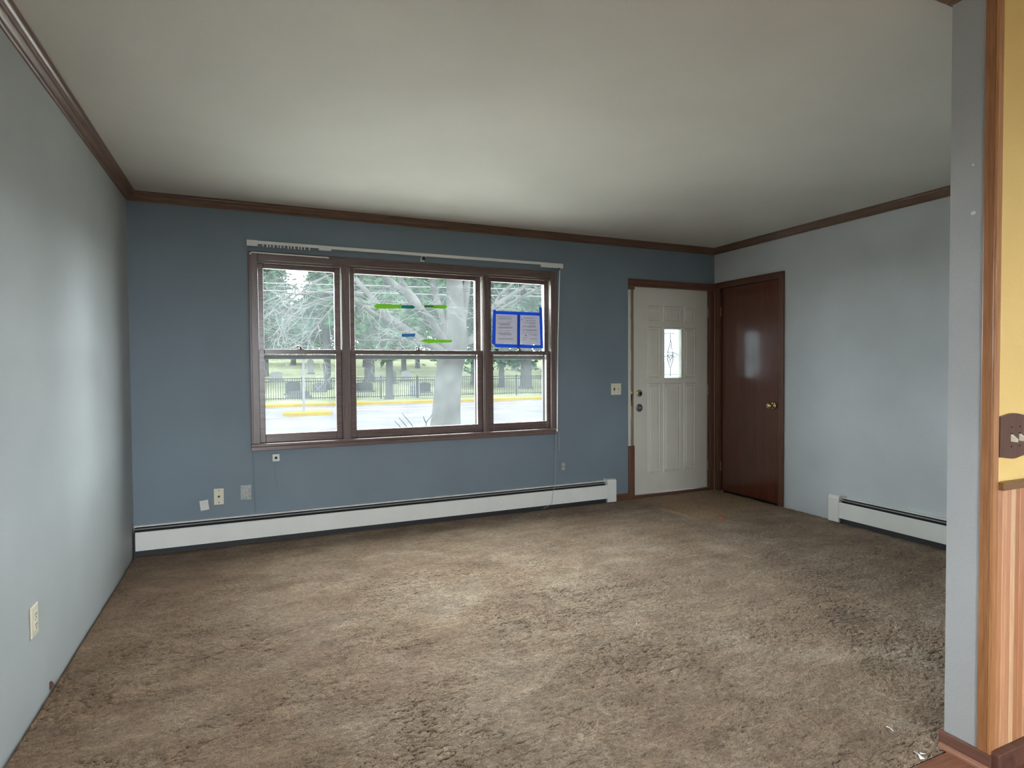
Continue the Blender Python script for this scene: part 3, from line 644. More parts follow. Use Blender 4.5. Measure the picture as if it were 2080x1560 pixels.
# ------------------------------------------------------------------ baseboard heaters
def heater(tf, L0, L1, cap_at, label, loc):
    """profile in (d = distance from wall, z); tf maps (s, d, z) -> world; s runs along the wall"""
    t = thing('baseboard_heater', loc, label, 'baseboard heater')
    def sweep(prof, s0, s1): return MB().extrude(prof, lambda q: tf(s0, q[0], q[1]), lambda q: tf(s1, q[0], q[1]))
    finish('back_plate', sweep([(0, 0.012), (0.003, 0.012), (0.003, 0.196), (0.030, 0.201), (0.036, 0.196), (0.037, 0.199), (0.031, 0.2045), (0, 0.2045)], L0, L1), M['heater'], t)
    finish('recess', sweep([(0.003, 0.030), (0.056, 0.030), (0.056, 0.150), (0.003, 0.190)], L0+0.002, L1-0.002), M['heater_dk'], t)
    finish('damper', sweep([(0.0475, 0.1880), (0.0490, 0.1895), (0.0565, 0.1840), (0.0550, 0.1820)], L0, L1), M['damper'], t)
    finish('front_panel', sweep([(0.068, 0.044), (0.071, 0.044), (0.071, 0.162), (0.066, 0.168), (0.060, 0.168), (0.060, 0.1655), (0.065, 0.1655), (0.068, 0.160)], L0+0.012, L1-0.002), M['heater'], t)
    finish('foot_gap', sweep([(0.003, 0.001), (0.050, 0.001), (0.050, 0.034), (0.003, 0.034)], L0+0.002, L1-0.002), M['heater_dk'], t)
    a, b_ = cap_at
    prof = [(0.0, 0.008), (0.074, 0.008), (0.074, 0.196), (0.071, 0.208), (0.062, 0.216), (0.048, 0.219), (0.0, 0.219)]
    finish('end_cap', sweep(prof, a, b_), M['heater'], t, 0.002)
    return t
heater(lambda s, d, z: (s, -d, z), 0.006, 3.728, (3.724, 3.818), 'long white baseboard heater under the window', (1.9, 0, 0.0))
heater(lambda s, d, z: (W-d, s, z), -3.46, -1.450, (-1.452, -1.362), 'short white baseboard heater on the right wall', (W, -2.4, 0.0))
tag(finish('baseboard_front', B(3.820, 4.002, -0.012, 0, 0, 0.056), M['trim_x'], None, 0.003), 'short dark red-brown baseboard between heater and front door', 'baseboard', kind='structure')

# ------------------------------------------------------------------ front door
d1 = thing('door_1', (4.52, 0, 0.0), 'off-white panelled front door with a small leaded window', 'door', kind='structure')
DL, DR, DB, DT = 4.072, 4.974, 0.030, 2.017; ydf, ydb = 0.014, 0.058
LX0, LX1, LZ0, LZ1 = 4.434, 4.638, 1.147, 1.622
s = MB()
s.box(DL, LX0, ydf, ydb, DB, DT).box(LX1, DR, ydf, ydb, DB, DT).box(LX0, LX1, ydf, ydb, DB, LZ0).box(LX0, LX1, ydf, ydb, LZ1, DT)
slab = finish('slab', s, M['door_white'], d1)
cols = [(4.238, 4.388), (4.424, 4.640), (4.676, 4.820)]
rows = [(1.690, 1.846), (1.142, 1.640), (0.225, 1.094)]
for ri, (z0, z1) in enumerate(rows):
    for ci, (x0, x1) in enumerate(cols):
        if ri == 1 and ci == 1: continue
        w = 0.016
        fm = MB(); rect = [(x0, z0), (x1, z0), (x1, z1), (x0, z1)]
        lev = [(0.0, 0.0), (0.006, 0.0055), (0.011, 0.0060), (0.016, 0.0012), (0.022, 0.0010), (0.034, 0.0050)]
        vs_ = []; fs_ = []
        for ins, dep in lev:
            vs_ += [(x0+ins, ydf-dep, z0+ins), (x1-ins, ydf-dep, z0+ins), (x1-ins, ydf-dep, z1-ins), (x0+ins, ydf-dep, z1-ins)]
        for k in range(len(lev)-1):
            for e in range(4): fs_.append((4*k+e, 4*k+(e+1) % 4, 4*k+4+(e+1) % 4, 4*k+4+e))
        fs_.append(tuple(range(4*len(lev)-4, 4*len(lev)))); fs_.append((3, 2, 1, 0))
        finish('panel', fm.add(vs_, fs_), M['door_white'], slab)
lf = MB(); k = 0.020
lf.box(LX0-k, LX0, ydf-0.010, ydf+0.006, LZ0-k, LZ1+k).box(LX1, LX1+k, ydf-0.010, ydf+0.006, LZ0-k, LZ1+k).box(LX0, LX1, ydf-0.010, ydf+0.006, LZ0-k, LZ0).box(LX0, LX1, ydf-0.010, ydf+0.006, LZ1, LZ1+k)
finish('lite_frame', lf, M['door_white'], slab, 0.004)
finish('lite_glass', B(LX0-0.004, LX1+0.004, 0.048, 0.053, LZ0-0.004, LZ1+0.004), M['lite'], slab)
xc = (LX0+LX1)/2 - 0.002; zc = 1.375
def cm_(pts, r=0.0043): return MB().tube([(xc+a, 0.0445, zc+b_) for a, b_ in pts], r, 6)
lines = [[(-.09, .205), (0.0, .212), (.055, .205)], [(0, .212), (0.002, .15), (.012, .11), (.014, .07), (.028, .05)], [(0.0, .14), (-.006, .09), (-.022, .06), (-.03, .03)],
         [(-.03, .03), (-.012, .015), (0, .03), (.014, .012), (.03, .03)], [(-.03, .03), (-.034, -.005), (-.012, -.03), (0, -.055)], [(.03, .03), (.034, 0), (.016, -.03), (0, -.055)],
         [(-.085, -.015), (-.04, -.018), (-.02, .0), (.02, -.01)], [(.098, -.002), (.045, .02), (.02, -.005), (-.018, -.03)], [(.09, -.02), (.05, -.018), (.02, -.04)],
         [(-.034, -.005), (-.03, -.06), (-.014, -.10), (0, -.135)], [(.034, -.01), (.032, -.06), (.016, -.10), (0, -.135)], [(0, -.055), (.014, -.07), (.0, -.085), (-.014, -.07), (0, -.055)],
         [(0, -.135), (0, -.215)], [(-.09, -.198), (.09, -.198)]]
for l in lines: finish('came', cm_(l), M['came'], slab)
for z, mm, r in ((1.002, M['oldbrass'], 0.034), (0.862, M['steel'], 0.038)):
    ro = finish('lock_rose', MB().lathe([(0, r), (0.003, r), (0.008, r*0.86), (0.009, r*0.6), (0.009, 0)], (4.140, ydf, z), (0, -1, 0), 28), mm, slab)
    if mm is M['oldbrass']:
        finish('spindle_hole', MB().lathe([(0, 0.018), (0.0006, 0.018), (0.0008, 0)], (4.146, ydf-0.009, z-0.004), (0, -1, 0), 18), M['black'], slab)
    else:
        finish('lock_cylinder', MB().lathe([(0, 0.016), (0.007, 0.015), (0.008, 0)], (4.140, ydf-0.009, z), (0, -1, 0), 18), M['steel'], slab)
        finish('thumb_turn', B(4.137, 4.156, ydf-0.028, ydf-0.016, z-0.003, z+0.005), M['hinge'], slab, 0.002)
# frame: head jamb, side jambs, casings (the left one is broken away)
finish('head_jamb', B(DX0, DX1, 0.0, 0.12, DT+0.003, DZ1), M['trim_x'], d1)
finish('split_jamb', MB().extrude([(4.030, .02), (4.0705, .02), (4.0705, .09), (4.030, .09)], lambda q: (q[0], q[1]-0.014, 0.505), lambda q: (q[0], q[1]-0.014, 1.985)), M['jamb_raw'], d1)
finish('side_jamb', B(4.030, 4.0705, 0.004, 0.12, 0, 0.505), M['trim_z'], d1)
finish('side_jamb', B(DR+0.003, DX1, 0.0, 0.12, 0, DZ1), M['trim_z'], d1)
pe = MB()   # bare plaster edge where the casing came off, slightly ragged
N = 30; random.seed(4); L = []
for i in range(N+1):
    z = 0.505+1.482*i/N; L.append((4.031+random.uniform(-0.003, 0.003), z))
pe.extrude([(4.002, 1.987), (4.002, 0.505)]+L, lambda q: (q[0], -0.003, q[1]), lambda q: (q[0], 0.010, q[1]))
finish('bare_edge', pe, M['drywall'], d1)
hs = MB(); 
for i in range(9):
    z = 0.53+i*0.16+random.uniform(-.03, .03)
    hs.add([(4.030, -0.001, z), (4.034+random.uniform(0, .005), -0.004, z+0.05), (4.030+random.uniform(0, .004), -0.001, z+0.12), (4.037, 0.004, z+0.05)], [(0, 1, 2), (0, 2, 3), (0, 3, 1), (1, 3, 2)])
finish('splinters', hs, M['jamb_raw'], d1)
finish('side_casing', B(4.000, 4.066, -0.018, 0.001, 0, 0.505), M['trim_z'], d1, 0.004)
finish('head_casing', MB().box(4.004, W-0.001, -0.018, 0.001, 2.022, 2.088).box(4.004, 4.068, -0.018, 0.001, 1.985, 2.022), M['trim_x'], d1, 0.004)
finish('side_casing', B(DR+0.008, W-0.008, -0.018, 0.001, 0, 2.022), M['trim_z'], d1, 0.004)
finish('threshold', B(DL-0.03, DR+0.02, -0.012, 0.12, 0.001, 0.027), M['trim_x'], d1, 0.004)
for z in (1.012, 0.874):
    st = finish('strike_plate', B(4.0295, 4.040, -0.0005, 0.0055, z-0.020, z+0.020), M['bright'], d1, 0.001)
    finish('strike_glint_dome', MB().lathe([(0, 0.011), (0.004, 0.0105), (0.008, 0.008), (0.011, 0.004), (0.012, 0.0)], (4.040, 0.0, z), (0, -1, 0), 16), M['bright'], d1)  # dome added to catch a highlight at the strike plate
finish('torn_wood', B(4.034, 4.050, -0.0015, 0.0058, 0.885, 0.995), M['black'], d1, 0.001)
for z in (1.80, 1.02, 0.25):
    finish('hinge', MB().tube([(4.978, 0.006, z-0.05), (4.978, 0.006, z+0.05)], 0.006, 10), M['hinge'], d1)

# ------------------------------------------------------------------ closet door on the right wall
d2 = thing('door_2', (W, -0.45, 0.0), 'glossy dark mahogany flush closet door with a brass knob', 'door', kind='structure')
slab2 = finish('slab', B(W+0.010, W+0.045, -0.812, -0.088, 0.012, 2.030), M['closet'], d2, 0.002)
finish('jamb', MB().box(W, W+0.12, CY0, -0.815, 0, CZ1).box(W, W+0.12, -0.085, CY1, 0, CZ1).box(W, W+0.12, -0.815, -0.085, 2.034, CZ1), M['trim_z'], d2)
finish('closet_leak_block', B(W+0.05, W+T, CY0-0.01, CY1+0.01, -0.05, CZ1+0.01), M['black'], d2)  # unseen black block added to stop light leaking under the door
finish('side_casing', B(W-0.018, W, -0.865, -0.812, 0, 2.036), M['trim_z'], d2, 0.004)
finish('side_casing', B(W-0.018, W, -0.088, -0.022, 0, 2.036), M['trim_z'], d2, 0.004)
finish('head_casing', B(W-0.018, W, -0.865, -0.022, 2.036, 2.092), M['trim_y'], d2, 0.004)
kc = Vector((W+0.010, -0.735, 0.893))
finish('knob', MB().lathe([(0, 0.032), (0.004, 0.032), (0.008, 0.024), (0.010, 0.012), (0.030, 0.011), (0.036, 0.017), (0.043, 0.025), (0.052, 0.028), (0.060, 0.026), (0.066, 0.018), (0.068, 0.0)], kc, (-1, 0, 0), 28), M['brass'], slab2)
for z in (1.80, 0.25): finish('hinge', MB().tube([(W+0.004, -0.0865, z-0.045), (W+0.004, -0.0865, z+0.045)], 0.005, 10), M['oldbrass'], d2)
tag(finish('trim_9', B(W-0.016, W-0.008, -0.024, -0.018, 0, 2.02), M['drywall']), 'thin pale caulk line in the corner between the two doors', 'caulk line', kind='structure')

# ------------------------------------------------------------------ scraps on the carpet
P = at(1466, 1055, -0.961); 
random.seed(9)
sc = MB()
for i in range(7):
    a = random.uniform(0, 6.28); r = random.uniform(0.006, 0.026); b0 = random.uniform(0, 6.28)
    cx_, cy_ = 4.244+r*math.cos(a), -0.961+r*math.sin(a)
    tri = [(cx_+0.013*math.cos(b0+k*2.1), cy_+0.013*math.sin(b0+k*2.1), 0.010+random.uniform(0.0, 0.012)) for k in range(3)]
    sc.add(tri+[(p[0], p[1], p[2]+0.0015) for p in tri], [(0, 1, 2), (3, 5, 4), (0, 3, 4, 1), (1, 4, 5, 2), (2, 5, 3, 0)])
whole('red_scrap', sc, M['red'], 'small torn red scrap on the carpet before the closet door', 'scrap', (4.244, -0.961, 0.010))
def floor_at(px, py):
    d = fwd + RT*((px-1040)/F_PX) + UP*((780-py)/F_PX); return CAM + d*((0.008-CAM.z)/d.z)
P = floor_at(1868, 1533)
sc = MB()
for i in range(4):
    b0 = random.uniform(0, 6.28); cx_, cy_ = P.x+random.uniform(-.010, .010), P.y+random.uniform(-.012, .012)
    tri = [(cx_+0.009*math.cos(b0+k*2.1), cy_+0.012*math.sin(b0+k*2.1), 0.006+random.uniform(0.0, 0.012)) for k in range(3)]
    sc.add(tri+[(p[0], p[1], p[2]+0.001) for p in tri], [(0, 1, 2), (3, 5, 4), (0, 3, 4, 1), (1, 4, 5, 2), (2, 5, 3, 0)])
whole('plastic_scrap', sc, M['foil'], 'shiny clear plastic scrap by the stub wall baseboard', 'scrap', (P.x, P.y, 0.006))
P = floor_at(1801, 1478); Q = floor_at(1814, 1487)
whole('thread', MB().tube([P+Vector((0, 0, 0.004)), (P+Q)/2+Vector((0.002, 0.001, 0.006)), Q+Vector((0, 0, 0.004))], 0.0013, 6), M['foil'], 'tiny white thread on the carpet left of the stub wall', 'thread', tuple((P+Q)/2))
whole('wall_chip', MB().add([(0.0, -1.835, 0.0), (0.006, -1.83, 0.0), (0.007, -1.80, 0.0), (0.0, -1.79, 0.0), (0.0, -1.835, 0.028), (0.004, -1.825, 0.030), (0.003, -1.80, 0.012), (0.0, -1.79, 0.010)],
      [(0, 3, 2, 1), (4, 5, 6, 7), (0, 1, 5, 4), (1, 2, 6, 5), (2, 3, 7, 6), (3, 0, 4, 7)]), M['base'], 'small broken baseboard chip at the foot of the left wall', 'chip', (0, -1.81, 0))

# ------------------------------------------------------------------ outdoors
ZS = -0.70
gd = MB()
gd.add([(-60, T+0.02, -0.45), (90, T+0.02, -0.45), (90, 10, -0.55), (-60, 10, -0.55)], [(0, 1, 2, 3)])
gd.add([(-60, 10, -0.55), (90, 10, -0.55), (90, 14.6, ZS), (-60, 14.6, ZS)], [(0, 1, 2, 3)])
tag(finish('ground_yard', gd, M['bounce_ground']), 'unseen yard before the road, made pale to bounce light indoors', 'ground', kind='structure')
tag(finish('ground_back', B(-60, 90, -60, YB-T-0.01, -0.6, -0.30), M['grass']), 'grass behind the house', 'lawn', kind='structure')
tag(finish('road', B(-60, 90, 14.6, 28.9, ZS-0.3, ZS), M['asphalt']), 'pale grey road in front of the house', 'road', kind='structure')
ln = MB(); xg = [-60, 90]
hill = [(29.15, ZS+0.12), (33.6, ZS+0.10), (36, ZS+0.12), (48, 0.0), (62, 1.3), (80, 2.7), (110, 4.4)]
for (ya, za), (yb, zb) in zip(hill[:-1], hill[1:]):
    ln.add([(-60, ya, za), (110, ya, za), (110, yb, zb), (-60, yb, zb)], [(0, 1, 2, 3)])
tag(finish('cemetery_lawn', ln, M['lawn']), 'rising pale cemetery lawn beyond the road', 'lawn', kind='structure')
def hz(y):
    for (ya, za), (yb, zb) in zip(hill[:-1], hill[1:]):
        if ya <= y <= yb: return za+(zb-za)*(y-ya)/(yb-ya)
    return ZS
whole('kerb', B(-60, 90, 28.9, 29.2, ZS-0.1, ZS+0.17), M['kerb_yellow'], 'long yellow painted kerb on the far side of the road', 'kerb', (15, 29.05, ZS-0.1), bevel=0.04)
isl = []
for k in range(28):
    a = 2*math.pi*k/28; c, s = math.cos(a), math.sin(a)
    isl.append((3.0+1.02*math.copysign(abs(c)**0.6, c), 22.6+0.75*math.copysign(abs(s)**0.8, s)))
whole('median_kerb', MB().extrude(isl, lambda q: (q[0], q[1], ZS), lambda q: (q[0], q[1], ZS+0.14)), M['kerb_yellow'], 'small yellow traffic island with a sign post in the road', 'traffic island', (3.0, 22.6, ZS), bevel=0.03)
for (x0, x1, y, lab) in ((-20, 1.7, 21.6, 'white road line left of the yellow island'), (4.4, 40, 24.6, 'white road line right of the yellow island'), (-30, 50, 26.6, 'white road line nearest the far kerb')):
    whole('road_line', B(x0, x1, y, y+0.22, ZS, ZS+0.006), M['line'], lab, 'road line', ((x0+x1)/2, y, ZS))
pb = at(617, 838, 22.8); pz = at(620, 727, 22.8).z
t = thing('sign_post', (pb.x, 22.8, ZS+0.145), 'pale sign post standing on the yellow traffic island', 'sign post')
finish('post', MB().tube([(pb.x, 22.8, ZS+0.145), (pb.x+0.02, 22.8, pz)], 0.055, 10), M['galv'], t)
finish('cap', MB().tube([(pb.x+0.02, 22.8, pz-0.04), (pb.x+0.02, 22.8, pz+0.03)], 0.068, 10), M['galv'], t)
# iron fence
FY = 33.5; fz0, fz1 = ZS+0.10, at(545, 769, 33.5).z
fx0, fx1 = -6.0, 30.0
fn = thing('iron_fence', (12, FY, fz0), 'black iron picket fence along the cemetery', 'fence')
for z in (fz1-0.02, fz1-0.20, fz0+0.16): finish('rail', B(fx0, fx1, FY-0.018, FY+0.018, z-0.026, z+0.026), M['iron'], fn)
x = fx0; pm = None
while x <= fx1+0.01:
    if pm is None: pm = finish('post', MB().box(x-0.04, x+0.04, FY-0.04, FY+0.04, fz0-0.1, fz1+0.06).box(x-0.05, x+0.05, FY-0.05, FY+0.05, fz1+0.06, fz1+0.09), M['iron'], fn)
    else:
        o = pm.copy(); COL.objects.link(o); o.parent = fn; o.location = (x-fx0, 0, 0)
    x += 2.4
pk = MB(); x = fx0+0.13
while x < fx1:
    pk.box(x-0.017, x+0.017, FY-0.014, FY+0.014, fz0+0.05, fz1-0.01); x += 0.135
tag(finish('pickets', pk, M['iron'], fn), kind='stuff')
# notice board behind the fence
a = at(832, 808, 33.9); b_ = at(852, 780, 33.9)
t = thing('notice_board', ((a.x+b_.x)/2, 33.9, fz0), 'white and blue notice board at the iron fence', 'sign')
finish('board', B(a.x, b_.x, 33.86, 33.92, a.z, b_.z), M['sign_w'], t)
finish('leg', B(a.x+0.05, a.x+0.10, 33.87, 33.91, fz0-0.1, a.z), M['sign_w'], t); finish('leg', B(b_.x-0.10, b_.x-0.05, 33.87, 33.91, fz0-0.1, a.z), M['sign_w'], t)
wdt = b_.x-a.x; hgt = b_.z-a.z
for i in range(3):
    for j in range(3): finish('print_block', B(a.x+wdt*(0.18+0.25*j), a.x+wdt*(0.28+0.25*j), 33.852, 33.862, a.z+hgt*(0.14+0.26*i), a.z+hgt*(0.32+0.26*i)), M['sign_b'], t)
# gravestones
random.seed(21)
stones = [  # px, y, width, height, material, label
 (595, 39, 0.95, 0.85, 'stone_dk', 'dark wide gravestone left of the sign post'), (607, 37, 1.3, 0.35, 'stone', 'low grey gravestone base beside the dark wide one'),
 (648, 41, 0.9, 0.6, 'stone', 'grey gravestone right of the sign post'), (631, 58, 0.6, 1.4, 'stone_lt', 'tall white grave marker on the slope'),
 (562, 52, 1.0, 0.7, 'stone_lt', 'white gravestone at the left of the first pane'), (668, 44, 0.5, 0.8, 'stone_lt', 'narrow white gravestone beside the left trunk'),
 (738, 40, 1.3, 0.65, 'stone_dk', 'dark gravestone at the left of the middle pane'), (773, 50, 0.5, 0.55, 'stone_lt', 'small white gravestone left of the street tree'),
 (797, 48, 0.7, 1.1, 'stone', 'upright grey gravestone right of the street tree'), (825, 50, 0.9, 0.9, 'stone_lt', 'pale gravestone above the notice board'),
 (862, 38, 0.9, 0.7, 'stone_dk', 'dark gravestone right of the notice board'), (1046, 60, 1.0, 1.1, 'stone_lt', 'white gravestone in the right pane'), (1082, 62, 1.1, 0.9, 'stone_lt', 'white gravestone right of the big trunk')]
for px, y, w, h, mm, lab in stones:
    P = at(px, 760, y); z0 = hz(y)-0.03
    t = thing('gravestone', (P.x, y, z0), lab, 'gravestone', 'gravestones beyond the fence')
    finish('plinth', B(P.x-w*0.62, P.x+w*0.62, y-0.22, y+0.22, z0, z0+0.14), M['stone'], t, 0.02)
    pf = [(-w/2, 0), (w/2, 0), (w/2, h*0.82), (w*0.34, h*0.95), (0, h), (-w*0.34, h*0.95), (-w/2, h*0.82)]
    finish('slab', MB().extrude(pf, lambda q: (P.x+q[0], y-0.10, z0+0.13+q[1]), lambda q: (P.x+q[0], y+0.10, z0+0.13+q[1])), M[mm], t, 0.015)
# leaf-card crowns
def crown_leaves(cx, cy_, z0, z1, rad, n, size, seed, conic=True):
    r = np.random.default_rng(seed)
    u = r.random(n)**0.75; z = z0+(z1-z0)*u
    rr = rad*((1-u)**0.75 if conic else np.sqrt(np.clip(1-(2*u-1)**2, 0, 1)))+0.25
    # clumps along whorls
    lay = np.round(u*11)/11; rr = rr*(0.75+0.35*np.cos((u-lay)*11*math.pi*1.4))
    q = np.sqrt(r.random(n)); a = r.random(n)*2*math.pi
    lob = 0.80+0.20*np.cos(a*5+seed+u*9)
    c = np.stack([cx+rr*q*lob*np.cos(a), cy_+rr*q*lob*np.sin(a), z-0.25*q*rr*0.5+r.normal(0, 0.12, n)], 1)
    d1_ = r.normal(size=(n, 3)); d1_[:, 2] *= 0.45; d1_ /= np.linalg.norm(d1_, axis=1)[:, None]
    d2_ = np.cross(d1_, r.normal(size=(n, 3))); d2_ /= np.linalg.norm(d2_, axis=1)[:, None]
    s = size*(0.6+0.8*r.random(n))[:, None]
    v = np.stack([c-d1_*s, c-d2_*s*0.42, c+d1_*s, c+d2_*s*0.42], 1).reshape(-1, 3)
    mb = MB(); mb.v = [tuple(p) for p in v.tolist()]; mb.f = [(4*i, 4*i+1, 4*i+2, 4*i+3) for i in range(n)]; mb.s = [False]*n; mb.mi = [0]*n
    return mb
def bg_tree(px, y, tw, h, rad, clear, leaf, n, label, conic=True, seed=1, name='evergreen_tree'):
    P = at(px, 760, y); z0 = hz(y)-0.05
    t = thing(name, (P.x, y, z0), label, 'tree', 'trees beyond the road')
    hh = h*0.93 if leaf else h
    finish('trunk', MB().tube([(P.x, y, z0), (P.x+0.02, y, z0+0.4), (P.x+0.05, y, z0+clear+1), (P.x, y, z0+hh)], [tw*0.72, tw*0.5, tw*0.45, 0.05], 10), M['bark_far'], t)
    if leaf:
        rb = random.Random(seed); bm_ = MB()
        for i in range(16):
            zz = z0+clear+(h-clear)*0.9*i/16; a = rb.uniform(0, 6.28); l = rad*(1-i/18)*0.85
            bm_.tube([(P.x, y, zz), (P.x+l*0.5*math.cos(a), y+l*0.5*math.sin(a), zz+0.15*l), (P.x+l*math.cos(a), y+l*math.sin(a), zz+0.12*l)], [tw*0.16, tw*0.1, 0.015], 5)
        tag(finish('branches', bm_, M['bark_far'], t), kind='stuff')
        tag(finish('foliage', crown_leaves(P.x, y, z0+clear, z0+h, rad, int(n*1.7), 0.27, seed, conic), M[leaf], t), kind='stuff')
    return t
bg_tree(790, 32.3, 0.46, 13.0, 4.2, 2.7, 'leafy', 5200, 'green street tree standing in front of the iron fence', False, 5, 'street_tree')
bg_tree(664, 43, 0.55, 12, 2.0, 5.0, 'needle', 4200, 'evergreen with a bare lower trunk in the left pane', True, 6)
bg_tree(540, 56, 0.50, 17, 4.2, 4.2, 'needle', 4600, 'broad evergreen at the left edge of the left pane', True, 7)
bg_tree(527, 47, 0.50, 13, 4.8, 3.2, 'leafy', 3800, 'evergreen mostly hidden by the left window casing', True, 8)
bg_tree(596, 70, 0.6, 7.0, 6.0, 2.4, 'needle', 3600, 'low dark evergreen far up the slope', False, 9)
bg_tree(750, 50, 0.95, 18, 4.6, 5.0, 'needle', 5200, 'thick-trunked evergreen at the left of the middle pane', True, 10)
bg_tree(820, 58, 0.55, 19, 6.5, 4.8, 'needle', 5200, 'tall evergreen behind the notice board', True, 11)
bg_tree(848, 64, 0.55, 21, 7.0, 5.0, 'needle', 5200, 'far tall evergreen left of the big trunk', True, 12)
bg_tree(742, 66, 0.6, 20, 7.0, 5.2, 'needle', 5200, 'far tall evergreen behind the first mullion', True, 13)
bg_tree(962, 46, 0.55, 17, 5.5, 2.6, 'needle', 5000, 'evergreen right of the big trunk', True, 14)
bg_tree(1018, 42, 0.5, 14, 4.6, 1.9, 'needle', 4800, 'low-branched evergreen at the left of the right pane', True, 15)
bg_tree(1068, 40, 0.95, 16, 5.5, 4.4, 'needle', 5000, 'thick grey trunk tree in the right pane', True, 16)
bg_tree(1105, 58, 0.6, 19, 7.0, 4.0, 'leafy', 5200, 'far tall tree at the right edge of the right pane', True, 17)
bg_tree(905, 60, 0.6, 20, 7.0, 4.2, 'needle', 5200, 'far evergreen hidden behind the big trunk', True, 18)
bg_tree(1160, 50, 0.6, 17, 6.5, 3.0, 'needle', 4200, 'evergreen beyond the right window casing', True, 19)
FAR = ['low distant tree at the far left edge of the left pane', 'low distant tree left of the sign post in the left pane', 'low distant tree above the sign post in the left pane',
       'distant tree at the right edge of the left pane', 'distant tree at the left edge of the middle pane', 'distant tree just left of the green street tree',
       'distant tree above the notice board', 'distant tree just left of the big bare trunk', 'distant tree just right of the big bare trunk',
       'distant tree at the left edge of the right pane', 'distant tree behind the paper notices', 'distant tree at the right edge of the right pane']
for i, (px, y, h, rad) in enumerate(((545, 88, 9, 7), (580, 96, 8, 7), (622, 92, 9, 7), (670, 90, 14, 8), (730, 94, 16, 8), (775, 88, 13, 8), (830, 96, 16, 9), (880, 90, 15, 8), (940, 92, 16, 8), (990, 88, 15, 8), (1045, 94, 16, 9), (1100, 88, 15, 8))):
    bg_tree(px, y, 0.5, h, rad, 0.6, 'leafy', 3600, FAR[i], False, 40+i, 'distant_tree')['group'] = 'far tree line'
for i, (py, lab) in enumerate(((580, 'upper pale power cable crossing the trees'), (594.5, 'lower pale power cable crossing the trees'))):
    A = at(500, py, 27.2); Bq = at(1180, py+3, 27.2)
    whole('power_cable', MB().tube([(A.x-6, 27.2, A.z), ((A.x+Bq.x)/2, 27.2, (A.z+Bq.z)/2-0.05), (Bq.x+6, 27.2, Bq.z)], 0.022, 6), M['wire'], lab, 'cable', ((A.x+Bq.x)/2, 27.2, A.z))

# the big bare tree in the yard
TY = 4.6
tb = at(906, 866, TY); gz0 = -0.50
tree = thing('bare_tree', (tb.x, TY, gz0), 'large bare grey tree in the front yard outside the window', 'tree')
def path3(pts, ys_, ws_):
    out = []; rs = []
    n_ = len(pts)
    for (p, w_, k) in zip(pts, ws_, range(n_)):
        y = TY+(ys_[0]+(ys_[1]-ys_[0])*k/max(1, n_-1))
        out.append(at(p[0], p[1], y)); rs.append(max(0.004, w_*0.5*mpp(y)))
    return out, rs
tp, trs = path3([(905, 865), (907, 830), (909, 790), (913, 750), (917, 722), (922, 695), (925, 665), (925, 630), (924, 595), (922, 555), (922, 480), (925, 380)], (0, 0.2), [60, 55, 53, 52, 55, 58, 46, 36, 33, 31, 28, 22])
tp = [Vector((tp[0].x-0.01, TY, gz0-0.1)), Vector((tp[0].x-0.01, TY, gz0+0.25))]+tp; trs = [trs[0]*1.7, trs[0]*1.12]+trs
finish('trunk', MB().tube(tp, trs, 18), M['bark'], tree)
limbs = [
 ([(918, 705), (905, 668), (894, 630), (884, 595), (878, 565), (868, 500), (850, 400)], (0, .5), [22, 14, 13, 13, 12, 11, 9]),
 ([(912, 712), (890, 676), (876, 650), (845, 622), (826, 598), (805, 582), (781, 562), (740, 530)], (0, -.5), [24, 17, 15, 15, 15, 14, 12, 9]),
 ([(856, 632), (846, 612), (830, 592), (814, 568), (795, 530)], (-.25, .4), [13, 13, 12, 11, 9]),
 ([(908, 716), (860, 692), (820, 664), (785, 640), (762, 611), (735, 582), (715, 555), (690, 500)], (0, .9), [22, 14, 12, 11, 10, 10, 9, 7]),
 ([(906, 714), (854, 690), (815, 668), (790, 652), (760, 637), (737, 622), (700, 606), (660, 606), (620, 622)], (0, -1.0), [18, 10, 10, 9, 8, 8, 6, 4, 2.5]),
 ([(928, 704), (945, 696), (960, 688), (985, 650), (1005, 622), (1050, 592), (1095, 566), (1130, 550)], (0, .8), [18, 15, 14, 12, 10, 9, 8, 6]),
 ([(985, 652), (1010, 632), (1045, 612), (1070, 598), (1110, 578), (1140, 560)], (.4, -.6), [9, 7, 6, 6, 5, 4]),
 ([(930, 690), (940, 650), (946, 610), (950, 570), (955, 500)], (0, .6), [20, 16, 14, 13, 11]),
 ([(1005, 620), (1015, 600), (1040, 578), (1060, 556)], (.4, 1.2), [7, 6, 6, 5]),
 ([(735, 600), (705, 592), (677, 588), (640, 594), (606, 598), (580, 596), (560, 604)], (-.6, -1.2), [6, 5, 5, 4.5, 4, 3, 2]),
 ([(722, 560), (690, 556), (665, 561), (640, 574), (606, 598), (575, 620), (545, 640)], (-.3, -1.0), [6, 5, 4, 4, 3.5, 3, 2]),
 ([(720, 622), (695, 612), (665, 610), (625, 625), (590, 640), (560, 646)], (-.9, -1.3), [5, 4.5, 4, 3.5, 3, 2]),
 ([(712, 600), (680, 622), (655, 648), (636, 672), (625, 690), (610, 700)], (-1.0, -1.6), [4, 3.5, 3.2, 3, 2.5, 2]),
 ([(860, 700), (830, 694), (790, 690), (760, 692), (722, 690)], (-.3, -1.4), [5, 3.5, 3, 2.6, 2]),
]
rng = random.Random(77); twigs = MB()
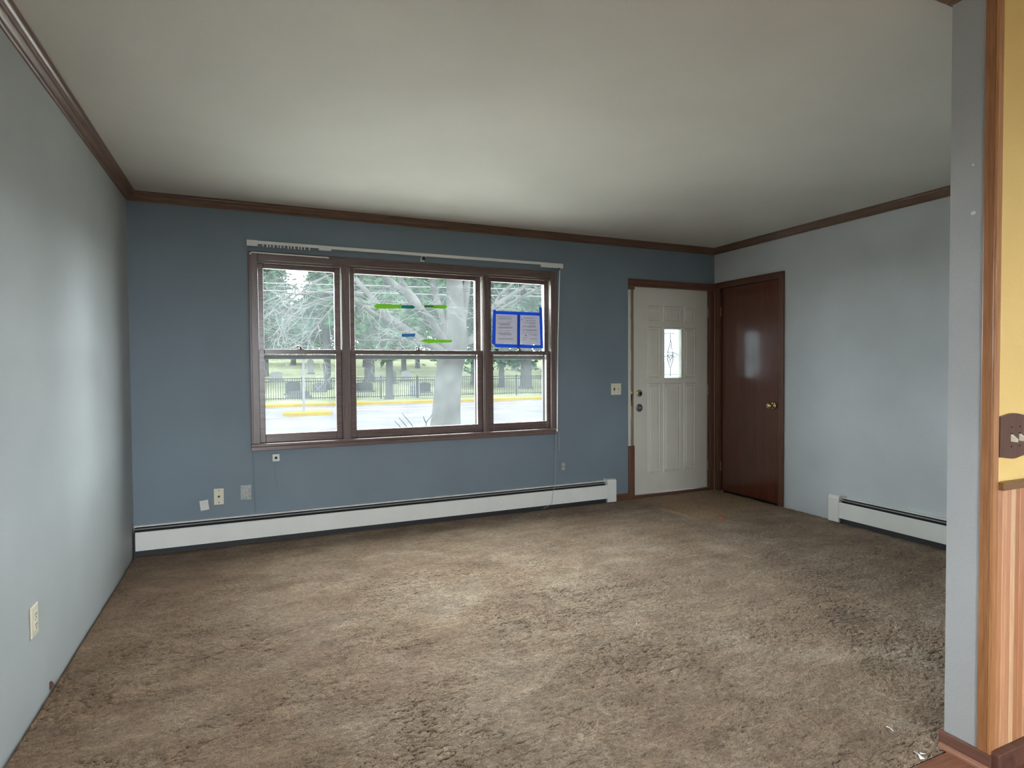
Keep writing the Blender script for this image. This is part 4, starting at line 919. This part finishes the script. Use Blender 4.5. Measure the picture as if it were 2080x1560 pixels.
def twig(p, d, L, r, depth):
    pts = [p]; q = p.copy(); dd = d.copy()
    n_ = 4
    for i in range(n_):
        dd = (dd + Vector((rng.uniform(-.35, .35), rng.uniform(-.3, .3), rng.uniform(-.30, .30)))).normalized()
        q = q + dd*(L/n_); pts.append(q.copy())
    twigs.tube(pts, [r*(1-0.7*i/n_) for i in range(n_+1)], 4, False)
    if depth > 0:
        for i in (1, 2, 3, 4):
            if rng.random() < 0.85:
                nd = (dd + Vector((rng.uniform(-1, 1), rng.uniform(-.7, .7), rng.uniform(-.9, .7)))).normalized()
                twig(pts[i], nd, L*rng.uniform(.45, .7), r*0.62, depth-1)
for pts, ys_, ws_ in limbs:
    P3, R3 = path3(pts, ys_, ws_)
    # smooth the polyline
    sp_, sr = [], []
    for i in range(len(P3)-1):
        a = P3[max(i-1, 0)]; b = P3[i]; c = P3[i+1]; d = P3[min(i+2, len(P3)-1)]
        for k in range(4):
            u = k/4
            sp_.append(0.5*((2*b)+(c-a)*u+(2*a-5*b+4*c-d)*u*u+(3*b-a-3*c+d)*u**3)); sr.append(R3[i]*(1-u)+R3[i+1]*u)
    sp_.append(P3[-1]); sr.append(R3[-1])
    finish('limb', MB().tube(sp_, sr, 9), M['bark'], tree)
    n_ = len(sp_); thin = max(ws_) < 8
    for i in range(4 if not thin else 2, n_, 2 if thin else 3):
        if rng.random() < 0.9:
            along = (sp_[min(i+1, n_-1)]-sp_[i-1]).normalized()
            nd = (along*0.7+Vector((rng.uniform(-.8, .8), rng.uniform(-.7, .4), rng.uniform(-.9, .6)))).normalized()
            twig(sp_[i], nd, rng.uniform(.35, .95), 0.0065 if not thin else 0.005, 2)
tag(finish('twigs', twigs, M['twig'], tree), kind='stuff')
# shrub twigs just under the sill
sh = thing('bare_shrub', (2.9, 1.5, -0.45), 'few bare shrub stems just outside the middle pane', 'shrub')
for (a0, a1, a2) in (((845, 875), (830, 855), (817, 840)), ((838, 880), (822, 862), (810, 848)), ((828, 885), (812, 866), (801, 855)), ((864, 880), (866, 858), (878, 842)), ((866, 860), (862, 852), (860, 846))):
    p = [at(*q_, 1.5) for q_ in (a0, a1, a2)]
    p = [Vector((2.9+(p[0].x-2.9)*0.5, 1.5, -0.45))]+p if a0 != (866, 860) else p
    finish('stem', MB().tube(p, [0.008, 0.006, 0.005, 0.003][:len(p)], 6), M['bark_far'], sh)
